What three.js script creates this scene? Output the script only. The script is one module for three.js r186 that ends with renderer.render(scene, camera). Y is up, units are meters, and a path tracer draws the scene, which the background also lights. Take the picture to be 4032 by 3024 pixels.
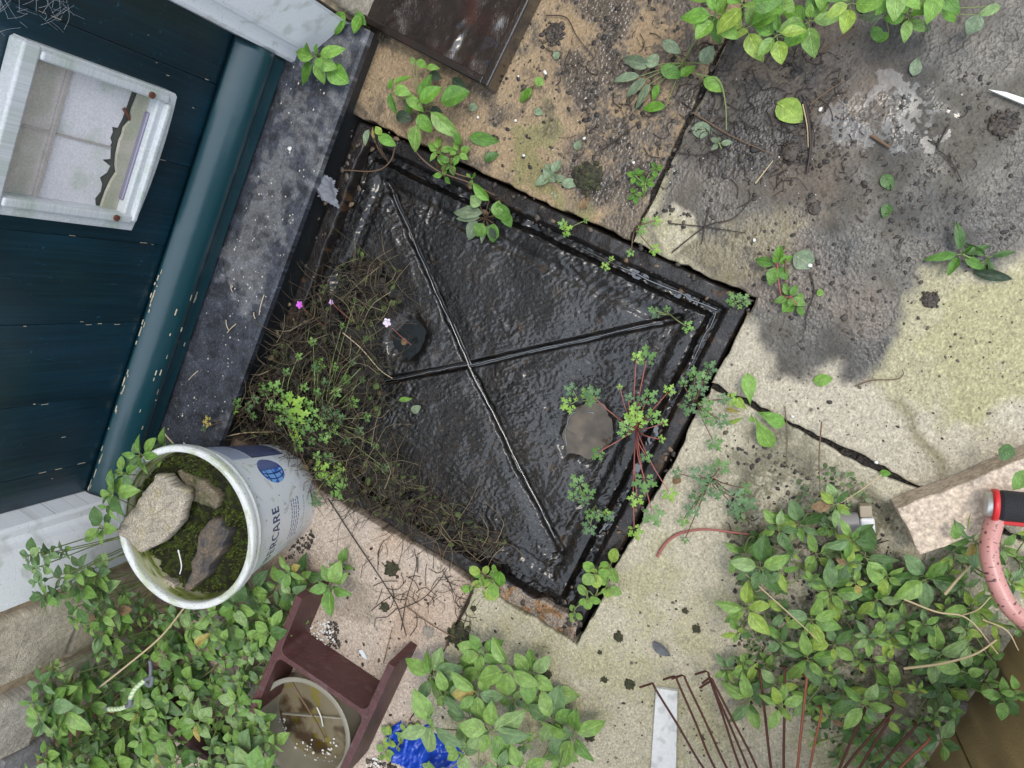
import * as THREE from 'three';
import { mergeGeometries, mergeVertices } from 'three/addons/utils/BufferGeometryUtils.js';
import { RoundedBoxGeometry } from 'three/addons/geometries/RoundedBoxGeometry.js';

// ---------------------------------------------------------------- camera, sky, sun, exposure
const scene = new THREE.Scene();
const camera = new THREE.PerspectiveCamera(54.27, 4 / 3, 0.02, 60);
const CAM = new THREE.Vector3(0.34325, 1.06, -0.27863);
const RIGHT = new THREE.Vector3(0.858258, -0.314939, -0.405225);
const DOWN = new THREE.Vector3(0.453735, 0.096658, 0.885879);
const FWD = new THREE.Vector3(-0.239830, -0.944177, 0.225856);
camera.position.copy(CAM);
camera.quaternion.setFromRotationMatrix(new THREE.Matrix4().makeBasis(RIGHT, DOWN.clone().negate(), FWD.clone().negate()));
scene.add(camera);

{ // overcast sky: cool grey cloud, brighter overhead
  const w = 256, h = 128, d = new Float32Array(w * h * 4);
  for (let j = 0; j < h; j++) for (let i = 0; i < w; i++) {
    const el = (j + 0.5) / h * Math.PI - Math.PI / 2, s = Math.max(0, Math.sin(el));
    const cl = 1 + 0.05 * Math.sin(i * 0.0736 * 2 + 3 * s) + 0.04 * Math.sin(i * 0.0245 * 5 + 7 * s);
    const b = (0.5 + 0.9 * s) * cl, k = (j * w + i) * 4;
    d[k] = 0.87 * b; d[k + 1] = 0.975 * b; d[k + 2] = 1.13 * b; d[k + 3] = 1;
  }
  const t = new THREE.DataTexture(d, w, h, THREE.RGBAFormat, THREE.FloatType);
  t.mapping = THREE.EquirectangularReflectionMapping; t.magFilter = t.minFilter = THREE.LinearFilter; t.needsUpdate = true;
  scene.background = t; scene.environment = t;
}
const sun = new THREE.DirectionalLight(0xfff3e2, 0.9);
sun.position.set(1.5, 6, -2.2); sun.castShadow = true; sun.shadow.radius = 34;
sun.shadow.camera.left = sun.shadow.camera.bottom = -2.5; sun.shadow.camera.right = sun.shadow.camera.top = 2.5; sun.shadow.camera.far = 14;
sun.shadow.mapSize.set(2048, 2048);
scene.add(sun, sun.target);
const renderer = new THREE.WebGLRenderer({ antialias: true });
renderer.setSize(1024, 768);
renderer.toneMapping = THREE.LinearToneMapping;
renderer.toneMappingExposure = 1.66;
renderer.shadowMap.enabled = true;

// ---------------------------------------------------------------- helpers
function rng(seed) { let a = seed >>> 0; return () => { a = (a + 0x6D2B79F5) | 0; let t = Math.imul(a ^ (a >>> 15), 1 | a); t = (t + Math.imul(t ^ (t >>> 7), 61 | t)) ^ t; return ((t ^ (t >>> 14)) >>> 0) / 4294967296; }; }
const R0 = rng(7);
const rr = (r, a, b) => a + (b - a) * r();
function hash(x, y) { let h = Math.imul(x, 374761393) + Math.imul(y, 668265263); h = Math.imul(h ^ (h >>> 13), 1274126177); return ((h ^ (h >>> 16)) >>> 0) / 4294967296; }
function noise(x, y) { // value noise -1..1
  const xi = Math.floor(x), yi = Math.floor(y), fx = x - xi, fy = y - yi, u = fx * fx * (3 - 2 * fx), v = fy * fy * (3 - 2 * fy);
  const a = hash(xi, yi), b = hash(xi + 1, yi), c = hash(xi, yi + 1), e = hash(xi + 1, yi + 1);
  return 2 * (a + (b - a) * u + (c - a) * v + (a - b - c + e) * u * v) - 1;
}
function fbm(x, y, o = 4) { let s = 0, a = 0.5; for (let i = 0; i < o; i++) { s += a * noise(x, y); x = x * 2.03 + 17.1; y = y * 2.03 - 9.7; a *= 0.5; } return s; }
function ridge(x, y, o = 3) { let s = 0, a = 0.5; for (let i = 0; i < o; i++) { s += a * (1 - Math.abs(noise(x, y)) * 2); x = x * 2.1 + 5.2; y = y * 2.1 + 1.3; a *= 0.5; } return s; }
const sm = (a, b, x) => { const t = Math.min(1, Math.max(0, (x - a) / (b - a))); return t * t * (3 - 2 * t); };
const mix = (a, b, t) => a + (b - a) * t;
const V = (x, y, z) => new THREE.Vector3(x, y, z);
// a point surveyed on the photograph, set down in the yard at height h (metres) ...
const F = 2950;
function sight(px, py) { return V(0, 0, 0).addScaledVector(RIGHT, (px - 2016) / F).addScaledVector(DOWN, (py - 1512) / F).add(FWD); }
function at(px, py, h = 0) { const d = sight(px, py); return CAM.clone().addScaledVector(d, (h - CAM.y) / d.y); }
// ... or on an upright plane x = X
function onWall(px, py, X) { const d = sight(px, py); return CAM.clone().addScaledVector(d, (X - CAM.x) / d.x); }
const taken = {};
function numbered(n) { const k = taken[n] = (taken[n] ?? -1) + 1; return k ? n + '_' + String(k).padStart(3, '0') : n; }
function shade(o) { o.traverse((m) => { if (m.isMesh) { m.castShadow = m.receiveShadow = true; } }); return o; }
function tag(o, label, category, group, kind) { o.userData.label = label; if (category) o.userData.category = category; if (group) o.userData.group = group; if (kind) o.userData.kind = kind; return o; }
function thing(name, label, category, pos, group) { const o = new THREE.Group(); o.name = numbered(name); if (pos) o.position.copy(pos); scene.add(o); return tag(o, label, category, group, category ? 'thing' : null); }
function part(name, geo, mat, parent, pos) { const m = new THREE.Mesh(geo, mat); m.name = name; if (pos) m.position.copy(pos); m.castShadow = m.receiveShadow = true; parent.add(m); return m; }
function single(name, geo, mat, label, category, group, kind) { const m = new THREE.Mesh(geo, mat); m.name = numbered(name); m.castShadow = m.receiveShadow = true; scene.add(m); return tag(m, label, category, group, kind); }
const lin = (r, g, b) => new THREE.Color().setRGB(r, g, b);
function tex(w, h, fn, srgb, rep) { // fn(u, v) -> [r, g, b] 0..1
  const d = new Uint8Array(w * h * 4);
  for (let j = 0; j < h; j++) for (let i = 0; i < w; i++) { const c = fn((i + 0.5) / w, (j + 0.5) / h), k = (j * w + i) * 4; for (let q = 0; q < 3; q++) d[k + q] = Math.max(0, Math.min(255, c[q] * 255)); d[k + 3] = 255; }
  const t = new THREE.DataTexture(d, w, h); t.magFilter = THREE.LinearFilter; t.minFilter = THREE.LinearMipmapLinearFilter; t.generateMipmaps = true;
  t.wrapS = t.wrapT = THREE.RepeatWrapping; if (srgb) t.colorSpace = THREE.SRGBColorSpace; if (rep) t.repeat.set(rep[0], rep[1]); t.needsUpdate = true; return t;
}
const s2 = (c) => c <= 0 ? 0 : c <= 0.0031308 ? 12.92 * c : 1.055 * Math.pow(c, 1 / 2.4) - 0.055; // linear to sRGB
const grey = (v) => [v, v, v];
function tube(pts, r, seg = 8, sides = 5, r2) { // tapered tube through points
  const c = new THREE.CatmullRomCurve3(pts), g = new THREE.TubeGeometry(c, seg, 1, sides, false), p = g.attributes.position, n = sides + 1;
  for (let i = 0; i <= seg; i++) { const q = c.getPointAt(i / seg), rad = mix(r, r2 ?? r, i / seg); for (let j = 0; j < n; j++) { const k = i * n + j; p.setXYZ(k, q.x + (p.getX(k) - q.x) * rad, q.y + (p.getY(k) - q.y) * rad, q.z + (p.getZ(k) - q.z) * rad); } }
  return g;
}
function tint(g, c) { const n = g.attributes.position.count, a = new Float32Array(n * 3); for (let i = 0; i < n; i++) { a[3 * i] = c.r; a[3 * i + 1] = c.g; a[3 * i + 2] = c.b; } g.setAttribute('color', new THREE.BufferAttribute(a, 3)); return g; }
function box(x0, x1, y0, y1, z0, z1, r = 0.0015) { const g = new RoundedBoxGeometry(x1 - x0, y1 - y0, z1 - z0, 2, Math.min(r, (x1 - x0) / 2.1, (y1 - y0) / 2.1, (z1 - z0) / 2.1)); g.translate((x0 + x1) / 2, (y0 + y1) / 2, (z0 + z1) / 2); return g; }
function lumpy(g, amp, freq, seed = 0) { // push the points of a closed shape in and out along the direction from its middle
  g = g.index ? g : mergeVertices(g); const p = g.attributes.position, v = V(0, 0, 0);
  for (let i = 0; i < p.count; i++) { v.fromBufferAttribute(p, i); const n = fbm(v.x * freq + seed, v.y * freq * 1.1 + v.z * freq * 0.9 + seed * 1.7, 4) + 0.6 * fbm(v.z * freq - seed, v.x * freq * 0.8 - v.y * freq, 3); const l = v.length() || 1; v.multiplyScalar(1 + amp * n / l); p.setXYZ(i, v.x, v.y, v.z); }
  g.computeVertexNormals(); return g;
}
function planarUV(g, k = 1, ax = 'x', ay = 'z') { const p = g.attributes.position, a = new Float32Array(p.count * 2); for (let i = 0; i < p.count; i++) { a[2 * i] = p['get' + ax.toUpperCase()](i) * k; a[2 * i + 1] = p['get' + ay.toUpperCase()](i) * k; } g.setAttribute('uv', new THREE.BufferAttribute(a, 2)); return g; }
function boxUV(g, k) { // texture laid on each side of a block at its real size
  if (g.index) g = g.toNonIndexed(); const p = g.attributes.position, a = new Float32Array(p.count * 2), e = V(0, 0, 0), f = V(0, 0, 0), n = V(0, 0, 0);
  for (let i = 0; i < p.count; i += 3) { e.fromBufferAttribute(p, i + 1); f.fromBufferAttribute(p, i + 2); n.fromBufferAttribute(p, i); e.sub(n); f.sub(n); n.crossVectors(e, f); const ax = Math.abs(n.x), ay = Math.abs(n.y), az = Math.abs(n.z); for (let j = i; j < i + 3; j++) { const x = p.getX(j), y = p.getY(j), z = p.getZ(j); const [u, v] = ay >= ax && ay >= az ? [x, z] : ax >= az ? [z, y + 0.37 * x] : [x, y + 0.37 * z]; a[2 * j] = u * k; a[2 * j + 1] = v * k; } }
  g.setAttribute('uv', new THREE.BufferAttribute(a, 2)); return g; }
function extrudeUp(shape, depth, bevel, y0) { // a plan (x, z) pulled up to height y0 + depth
  const g = new THREE.ExtrudeGeometry(shape, { depth: depth - 2 * bevel, bevelEnabled: bevel > 0, bevelThickness: bevel, bevelSize: bevel, bevelOffset: -bevel, bevelSegments: 2, curveSegments: 16 });
  g.rotateX(Math.PI / 2); g.translate(0, y0 + depth - bevel, 0); return g; // shape y becomes world z
}
function wavyPlan(pts, step, jit, seed) { // a polygon whose edges wander a little, as sawn or broken stone does
  const out = []; for (let i = 0; i < pts.length; i++) { const a = pts[i], b = pts[(i + 1) % pts.length], L = Math.hypot(b[0] - a[0], b[1] - a[1]), n = Math.max(1, Math.round(L / step)); const nx = -(b[1] - a[1]) / L, nz = (b[0] - a[0]) / L;
    for (let k = 0; k < n; k++) { const t = k / n, o = k ? jit * (noise(i * 31.7 + t * L * 40 + seed, seed) + 0.7 * noise(i * 11.7 + t * L * 130, seed + 9)) : 0; out.push(new THREE.Vector2(a[0] + (b[0] - a[0]) * t + nx * o, a[1] + (b[1] - a[1]) * t + nz * o)); } }
  return new THREE.Shape(out);
}
// ---------------------------------------------------------------- ground: bedding, four paving slabs
// stains, algae and wet patches are laid out in plan over the yard (x -0.5..1.05, z -0.95..1.25)
const GX = -0.5, GZ = -0.95, GW = 1.55, GD = 2.2;
function region(list, soft, warp) { const p = list.map(([a, b]) => at(a, b)).map((q) => [q.x, q.z]); let x0 = 9, x1 = -9, z0 = 9, z1 = -9; for (const [x, z] of p) { x0 = Math.min(x0, x); x1 = Math.max(x1, x); z0 = Math.min(z0, z); z1 = Math.max(z1, z); } const m = soft + warp * 1.5;
  return (x, z) => { // 0 outside .. 1 inside
    if (x < x0 - m || x > x1 + m || z < z0 - m || z > z1 + m) return 0;
    const wx = x + warp * fbm(x * 21, z * 21, 5) * 1.8, wz = z + warp * fbm(x * 21 + 40, z * 21 - 30, 5) * 1.8;
    let d = 9, inn = false; for (let i = 0, j = p.length - 1; i < p.length; j = i++) { const [ax, az] = p[i], [bx, bz] = p[j]; const ex = bx - ax, ez = bz - az, t = Math.max(0, Math.min(1, ((wx - ax) * ex + (wz - az) * ez) / (ex * ex + ez * ez))); d = Math.min(d, Math.hypot(wx - ax - ex * t, wz - az - ez * t)); if ((az > wz) !== (bz > wz) && wx < (bx - ax) * (wz - az) / (bz - az) + ax) inn = !inn; }
    return sm(-soft, soft, inn ? d : -d); };
}
const wetEdge = region([[2540, 930], [2700, 480], [2800, 300], [2700, 0], [2600, -300], [4300, -400], [4400, 900], [3900, 1050], [3640, 1050], [3590, 1150], [3560, 1240], [3510, 1330], [3490, 1440], [3440, 1470], [3320, 1480], [3290, 1420], [3200, 1440], [3150, 1500], [3050, 1480], [3000, 1400], [2960, 1310], [2910, 1240], [2900, 1120]], 0.011, 0.012);
const wetTop = region([[1300, -300], [2760, -300], [2740, 420], [2560, 900], [2400, 900], [2000, 700], [1420, 470]], 0.01, 0.02);
const mudTop = region([[2130, -100], [2800, -300], [2760, 330], [2600, 860], [2350, 860], [2180, 700], [2330, 560], [2250, 420], [2130, 300], [2300, 200], [2270, 60]], 0.012, 0.022);
const mudMid = region([[2700, 380], [2800, 130], [3050, 90], [3330, 300], [3250, 520], [3180, 680], [3000, 700], [2900, 640], [2700, 640]], 0.014, 0.03);
const paleCorner = region([[2560, 900], [2650, 800], [2740, 840], [2760, 930], [2640, 1010]], 0.004, 0.008);
const ochre = region([[2650, 1050], [2720, 880], [3000, 900], [3150, 900], [3050, 1060], [2950, 1100]], 0.02, 0.03);
const oily = region([[3250, 480], [3420, 320], [3760, 330], [3820, 470], [3640, 600], [3500, 620], [3330, 560]], 0.02, 0.03);
const algaeDry = region([[3560, 1250], [3700, 1050], [4300, 1000], [4300, 1560], [3800, 1700], [3640, 1500]], 0.03, 0.04);
const algaeTop = region([[1990, 500], [2150, 430], [2250, 560], [2100, 640], [2200, 760], [2360, 820], [2300, 900], [2060, 760]], 0.01, 0.02);
const algaeC = region([[2400, 2560], [2560, 2180], [2700, 2300], [2780, 2600], [2900, 3100], [2680, 3100], [2560, 2800], [2300, 2780]], 0.03, 0.04);
const streak = region([[3490, 1560], [3540, 1580], [3600, 1680], [3680, 1760], [3740, 1880], [3700, 1900], [3600, 1740], [3540, 1650]], 0.008, 0.01);
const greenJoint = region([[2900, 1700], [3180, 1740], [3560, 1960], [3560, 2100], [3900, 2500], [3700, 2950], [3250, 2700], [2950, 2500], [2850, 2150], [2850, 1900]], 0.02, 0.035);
const brownEdge = region([[900, 1650], [1250, 1780], [1560, 1990], [1860, 2190], [1880, 2260], [1500, 2060], [1150, 1860], [900, 1760]], 0.006, 0.008);
const N = 1664, cd = new Uint8Array(N * N * 4), bd = new Uint8Array(N * N * 4), M2 = 832, rd = new Uint8Array(M2 * M2 * 4);
const spots = []; { const r = rng(91); // small pits and lichen dots
  for (let i = 0; i < 900; i++) spots.push([rr(r, -0.35, 1.1), rr(r, -0.8, 1.2), rr(r, 0.0012, 0.0036), r()]); }
const pit = new Float32Array(N * N);
for (const [x, z, rad, k] of spots) { const ci = (x - GX) / GW * N, cj = (z - GZ) / GD * N, ri = rad / GW * N, rj = rad / GD * N; for (let j = Math.floor(cj - rj - 1); j <= cj + rj + 1; j++) for (let i = Math.floor(ci - ri - 1); i <= ci + ri + 1; i++) { if (i < 0 || j < 0 || i >= N || j >= N) continue; const d = Math.hypot((i - ci) / ri, (j - cj) / rj) + 0.35 * noise(i * 0.6, j * 0.6); pit[j * N + i] = Math.max(pit[j * N + i], sm(1, 0.6, d) * (0.4 + 0.6 * k)); } }
for (let j = 0; j < N; j++) for (let i = 0; i < N; i++) {
  const x = GX + (i + 0.5) / N * GW, z = GZ + (j + 0.5) / N * GD, k = (j * N + i) * 4;
  let c, wet = 0;
  const big = fbm(x * 6, z * 6, 3), mid = fbm(x * 27 + 9, z * 27, 3), fine = noise(x * 330, z * 330), gr = noise(x * 640 + 5, z * 640), gr2 = hash(i, j) - 0.5;
  if (x < 0.147 && z < -0.2) { // tan slab, soaked
    c = [0.31, 0.222, 0.13]; const al = algaeTop(x, z), mu = Math.max(mudTop(x, z), sm(0.02, 0.36, mid + big * 0.6 - 0.1) * 0.75); wet = wetTop(x, z);
    const e = sm(-0.3, 0.5, mid); c = [mix(c[0], 0.25, e * 0.35), mix(c[1], 0.19, e * 0.35), mix(c[2], 0.12, e * 0.35)];
    c = c.map((v, q) => mix(v, [0.2, 0.19, 0.075][q], al * 0.75)); const m2 = mu * sm(-0.55, 0.15, mid + 0.4 * fine); c = c.map((v, q) => mix(v, [0.075, 0.062, 0.052][q], m2 * 0.9));
    if (z > -0.30) { } wet = Math.max(wet * 0.6, m2);
  } else if (z < -0.155) { // grey slab, wet with a sharp tide line
    const w = wetEdge(x, z), dry = [0.44, 0.395, 0.305]; c = dry; const a = algaeDry(x, z), a2 = Math.max(a * 0.7, sm(0.05, 0.4, big + mid * 0.4) * 0.5); c = c.map((v, q) => mix(v, [0.32, 0.305, 0.14][q], a2));
    const st = streak(x, z); c = c.map((v, q) => mix(v, [0.17, 0.15, 0.075][q], st * 0.75));
    let wc = [0.106, 0.094, 0.076]; wc = wc.map((v, q) => mix(v, [0.066, 0.062, 0.055][q], sm(-0.15, 0.4, fbm(x * 13 + 8, z * 13, 4)))); wc = wc.map((v, q) => mix(v, [0.138, 0.11, 0.085][q], sm(-0.05, 0.45, fbm(x * 9 + 3, z * 9, 3))));
    wc = wc.map((v, q) => mix(v, [0.2, 0.168, 0.098][q], ochre(x, z) * 0.85)); const m = mudMid(x, z) * sm(-0.45, 0.2, mid + 0.5 * fine); wc = wc.map((v, q) => mix(v, [0.042, 0.036, 0.033][q], m * 0.9));
    const gz = sm(0.60, 0.85, x) * sm(-0.3, -0.5, z); wc = wc.map((v, q) => mix(v, [0.13, 0.145, 0.125][q], gz * 0.7));
    const pc = paleCorner(x, z); const ww = w * (1 - pc); c = c.map((v, q) => mix(v, wc[q], ww)); wet = ww * 0.75;
    wet = Math.max(wet, oily(x, z) * ww);
  } else if (x < 0.157) { // pinkish slab by the bucket
    c = [0.47, 0.39, 0.32]; c = c.map((v, q) => mix(v, [0.45, 0.335, 0.25][q], sm(0, 0.4, big))); const b = brownEdge(x, z); c = c.map((v, q) => mix(v, [0.13, 0.09, 0.065][q], b * 0.85)); wet = b * 0.6;
    const dirt = sm(0.1, 0.45, fbm(x * 14 + 2, z * 14 + 8, 4)); c = c.map((v, q) => mix(v, [0.22, 0.18, 0.13][q], dirt * 0.6));
  } else { // yellowish slab with green algae
    c = [0.455, 0.415, 0.31]; const a = Math.max(algaeC(x, z) * 0.8, sm(-0.05, 0.45, big + mid * 0.5) * 0.75); c = c.map((v, q) => mix(v, [0.3, 0.29, 0.135][q], a * sm(-0.5, 0.2, mid + 0.3 * fine) * 0.62));
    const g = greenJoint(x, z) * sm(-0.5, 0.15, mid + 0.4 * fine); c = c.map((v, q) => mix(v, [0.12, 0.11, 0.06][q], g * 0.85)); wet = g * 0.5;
  }
  const sp = 1 + (0.14 * fine + 0.26 * gr + 0.4 * gr2) * mix(1, 0.75, wet), pale = sm(0.4, 0.75, fine * 0.6 + gr * 0.6) * 0.16 * (1 - 0.5 * wet);
  const smear = wet > 0.05 ? wet * sm(0.18, 0.5, fbm(x * 75 + 6, z * 75, 3) + 0.5 * mid) * 0.7 : 0; const pt = Math.max(pit[j * N + i], smear);
  for (let q = 0; q < 3; q++) { let v = c[q] * Math.max(0.3, sp) + pale * c[q]; v = mix(v, [0.03, 0.026, 0.02][q], pt * 0.85); cd[k + q] = Math.max(0, Math.min(255, 255 * s2(v))); }
  cd[k + 3] = 255;
  const hgt = 0.5 + 0.14 * fine + 0.14 * gr + 0.2 * mid + 0.06 * gr2 - 0.3 * pt; bd[k] = bd[k + 1] = bd[k + 2] = Math.max(0, Math.min(255, hgt * 255)); bd[k + 3] = 255;
  if (!(i & 1) && !(j & 1)) { const kk = ((j >> 1) * M2 + (i >> 1)) * 4, ro = mix(0.86, 0.2, wet * sm(-0.6, 0.3, mid + 0.5 * big)); const oi = oily(x, z) * sm(-0.25, 0.2, fbm(x * 40, z * 40, 3)); const ro2 = mix(ro, 0.13, oi); rd[kk] = rd[kk + 1] = rd[kk + 2] = 255 * ro2; rd[kk + 3] = 255; }
}
function dtex(d, n, srgb) { const t = new THREE.DataTexture(d, n, n); t.magFilter = THREE.LinearFilter; t.minFilter = THREE.LinearMipmapLinearFilter; t.generateMipmaps = true; if (srgb) t.colorSpace = THREE.SRGBColorSpace; t.needsUpdate = true; return t; }
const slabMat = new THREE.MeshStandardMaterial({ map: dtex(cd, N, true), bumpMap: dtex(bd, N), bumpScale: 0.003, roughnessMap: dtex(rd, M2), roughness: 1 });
function groundUV(g) { const p = g.attributes.position, a = new Float32Array(p.count * 2); for (let i = 0; i < p.count; i++) { a[2 * i] = (p.getX(i) - GX) / GW; a[2 * i + 1] = (p.getZ(i) - GZ) / GD; } g.setAttribute('uv', new THREE.BufferAttribute(a, 2)); return g; }
const soilMat = new THREE.MeshStandardMaterial({ color: lin(0.04, 0.032, 0.024), roughness: 0.7, map: tex(256, 256, (u, v) => grey(0.75 + 0.25 * noise(u * 60, v * 60) + 0.2 * noise(u * 140, v * 140)), true, [3, 3]), bumpMap: tex(256, 256, (u, v) => grey(0.5 + 0.3 * noise(u * 64, v * 64) + 0.2 * noise(u * 128, v * 128)), false, [3, 3]), bumpScale: 0.004 });
{
  const g = new THREE.PlaneGeometry(40, 40); g.rotateX(-Math.PI / 2); g.translate(0, -0.075, 0); planarUV(g, 3);
  single('ground', g, soilMat, 'dark wet soil under and between the paving slabs', null, null, 'structure');
  const paving = thing('paving', 'weathered concrete paving slabs around the sunken cover', null); paving.userData.kind = 'structure'; delete paving.userData.category;
  const plans = [
    [[[-0.6, -1.6], [0.142, -1.6], [0.142, -0.287], [-0.335, -0.287], [-0.6, -0.287]], 1],
    [[[0.1475, -1.6], [1.9, -1.6], [1.9, -0.1585], [0.331, -0.1585], [0.331, -0.287], [0.1475, -0.287]], 2],
    [[[0.334, -0.151], [2.2, -0.151], [2.2, 2.0], [0.156, 2.0], [0.156, 0.287], [0.334, 0.287]], 3],
    [[[-0.6, 0.287], [0.1525, 0.287], [0.1525, 2.0], [-0.6, 2.0]], 4]];
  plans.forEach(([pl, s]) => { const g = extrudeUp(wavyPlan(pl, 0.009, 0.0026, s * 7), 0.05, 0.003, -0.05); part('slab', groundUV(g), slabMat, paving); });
  const fillH = (x, z) => -0.009 + 0.005 * fbm(x * 70, z * 70, 3) + 0.002 * noise(x * 260, z * 260); part('joint_soil', field(0.333, 1.5, -0.162, -0.147, 0.002, fillH, () => true), soilMat, paving); part('joint_soil', field(0.138, 0.151, -1.3, -0.288, 0.002, fillH, () => true), soilMat, paving);
  const m = new THREE.MeshStandardMaterial({ color: lin(0.42, 0.34, 0.27), roughness: 0.95, bumpMap: tex(256, 256, (u, v) => grey(0.5 + 0.3 * noise(u * 40, v * 40) + 0.2 * noise(u * 110, v * 110)), false, [8, 8]), bumpScale: 0.003, map: tex(256, 256, (u, v) => { const e = 0.8 + 0.2 * noise(u * 80, v * 80) + 0.12 * noise(u * 20, v * 20); return [e, e * mix(1, 0.86, sm(0.1, 0.5, noise(u * 12, v * 12))), e * mix(1, 0.7, sm(0.1, 0.5, noise(u * 12, v * 12)))]; }, true, [8, 8]) });
  const mg = extrudeUp(wavyPlan([[0.165, 0.2850], [0.326, 0.2850], [0.326, 0.2515], [0.15, 0.266]], 0.008, 0.003, 3), 0.04, 0.003, -0.044); part('mortar_fillet', planarUV(mg, 1), m, paving);
}

// ---------------------------------------------------------------- sunken cover: frame and infilled tray
const HX = 0.329, HZ = 0.284; // half size of the hole in the paving
const blackWet = (c, r, rep, bs) => new THREE.MeshPhysicalMaterial({ color: c, roughness: r, ior: 1.6, clearcoat: 0.7, clearcoatRoughness: 0.16, bumpMap: crumple, bumpScale: bs });
const crumple = tex(1024, 1024, (u, v) => { const x = u * 200, y = v * 200, wx = x + 1.6 * noise(x * 0.5, y * 0.5 + 7), wy = y + 1.6 * noise(x * 0.5 + 31, y * 0.5); const A = 0.5 + 0.5 * sm(-0.15, 0.35, fbm(u * 7 + 2, v * 7, 4)); return grey(0.5 + A * (0.5 * ridge(wx, wy, 2) - 0.12 + 0.26 * ridge(wx * 2.2, wy * 2.2, 2)) + 0.06 * fbm(x * 0.2, y * 0.2, 3)); }, false);
const infillCol = tex(512, 512, (u, v) => { const a = sm(0.1, 0.5, fbm(u * 9, v * 9, 4)), b = sm(0.28, 0.55, fbm(u * 30 + 7, v * 30, 3)); const c = [0.42 + 0.22 * a + 0.42 * b, 0.41 + 0.15 * a + 0.3 * b, 0.42 + 0.06 * a + 0.12 * b]; return c.map((q) => q * (0.85 + 0.15 * noise(u * 150, v * 150))); }, true);
const infillMat = new THREE.MeshPhysicalMaterial({ color: lin(0.042, 0.035, 0.029), map: infillCol, roughness: 0.42, ior: 1.45, clearcoat: 0.85, clearcoatRoughness: 0.15, bumpMap: crumple, bumpScale: 0.0026 });
const frameMat = new THREE.MeshPhysicalMaterial({ color: lin(0.03, 0.025, 0.022), map: infillCol, roughness: 0.45, ior: 1.35, clearcoat: 0.8, clearcoatRoughness: 0.15, bumpMap: crumple, bumpScale: 0.003 });
const flangeMat = new THREE.MeshPhysicalMaterial({ color: lin(0.1, 0.078, 0.064), map: infillCol, roughness: 0.5, ior: 1.4, clearcoat: 0.5, clearcoatRoughness: 0.2, bumpMap: crumple, bumpScale: 0.0025 });
const waterMat = new THREE.MeshPhysicalMaterial({ color: lin(0.012, 0.012, 0.012), roughness: 0.04, ior: 1.9 });
const gleam = new THREE.MeshPhysicalMaterial({ color: lin(0.06, 0.063, 0.066), roughness: 0.06, ior: 2.3, clearcoat: 1, clearcoatRoughness: 0.03 });  // raised reflectance, for highlight lines modelled as thin tubes
function field(x0, x1, z0, z1, step, hf, keep) { // a sheet of land over a rectangle, only the cells that keep() wants
  const nx = Math.round((x1 - x0) / step), nz = Math.round((z1 - z0) / step), id = new Int32Array((nx + 1) * (nz + 1)).fill(-1), pos = [], uv = [], idx = [];
  const vid = (i, j) => { const k = j * (nx + 1) + i; if (id[k] < 0) { const x = x0 + (x1 - x0) * i / nx, z = z0 + (z1 - z0) * j / nz; id[k] = pos.length / 3; pos.push(x, hf(x, z), z); uv.push(x * 2.2, z * 2.2); } return id[k]; };
  for (let j = 0; j < nz; j++) for (let i = 0; i < nx; i++) { const x = x0 + (x1 - x0) * (i + 0.5) / nx, z = z0 + (z1 - z0) * (j + 0.5) / nz; if (!keep(x, z)) continue; const a = vid(i, j), b = vid(i + 1, j), c = vid(i + 1, j + 1), d = vid(i, j + 1); idx.push(a, d, b, b, d, c); }
  const g = new THREE.BufferGeometry(); g.setAttribute('position', new THREE.Float32BufferAttribute(pos, 3)); g.setAttribute('uv', new THREE.Float32BufferAttribute(uv, 2)); g.setIndex(idx); g.computeVertexNormals(); return g;
}
const inset = (x, z) => Math.min(HX - Math.abs(x), HZ - Math.abs(z)); // distance in from the hole's edge
const CX = -0.004, CZ = -0.017; // where the two diagonal grooves cross
const corners = [[-0.245, -0.215], [0.25, -0.218], [0.25, 0.172], [-0.25, 0.165]];
function segDist(x, z, a, b) { const ex = b[0] - a[0], ez = b[1] - a[1], t = Math.max(0, Math.min(1, ((x - a[0]) * ex + (z - a[1]) * ez) / (ex * ex + ez * ez))); return Math.hypot(x - a[0] - ex * t, z - a[1] - ez * t); }
const wob = (x, z) => 0.0014 * noise(x * 45, z * 45 + 3) + 0.0009 * noise(x * 150, z * 150);
const diag = (x, z) => { const o = wob(x, z); let d = 9; for (const c of corners) d = Math.min(d, segDist(x + o, z - o, [CX, CZ], c)); return d; };
const puddleC = [0.206, -0.012], poolB = [-0.112, -0.008], poolA = [-0.238, -0.046];
function coverH(x, z) {
  const o = wob(x, z), d = inset(x, z) + o * 0.8; let h = -0.006 + 0.0046 * fbm(x * 11, z * 11, 3) + (0.45 + 0.55 * sm(-0.1, 0.4, fbm(x * 12 + 5, z * 12, 3))) * (0.0017 * (ridge(x * 70 + 1.2 * noise(x * 40, z * 40), z * 70 + 1.2 * noise(x * 40 + 9, z * 40), 3) - 0.3) + 0.0007 * noise(x * 300, z * 300));
  h -= 0.0075 * sm(0.0075, 0.0015, diag(x, z)) + 0.002 * sm(0.03, 0.008, diag(x, z)); // grooves
  h -= 0.0032 * sm(0.012, 0.003, Math.abs(d - 0.077)); h += 0.0006 * sm(0.012, 0.0, Math.abs(d - 0.058)); // edge channel and tray rim
  const pd = (c, rx, rz, dep) => { const q = Math.hypot((x - c[0]) / rx, (z - c[1]) / rz) + 0.34 * fbm(x * 38, z * 38, 3); h -= dep * sm(1.25, 0.55, q); };
  pd(puddleC, 0.036, 0.045, 0.014); pd(poolB, 0.035, 0.04, 0.011); pd(poolA, 0.04, 0.038, 0.013);
  return h;
}
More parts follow.
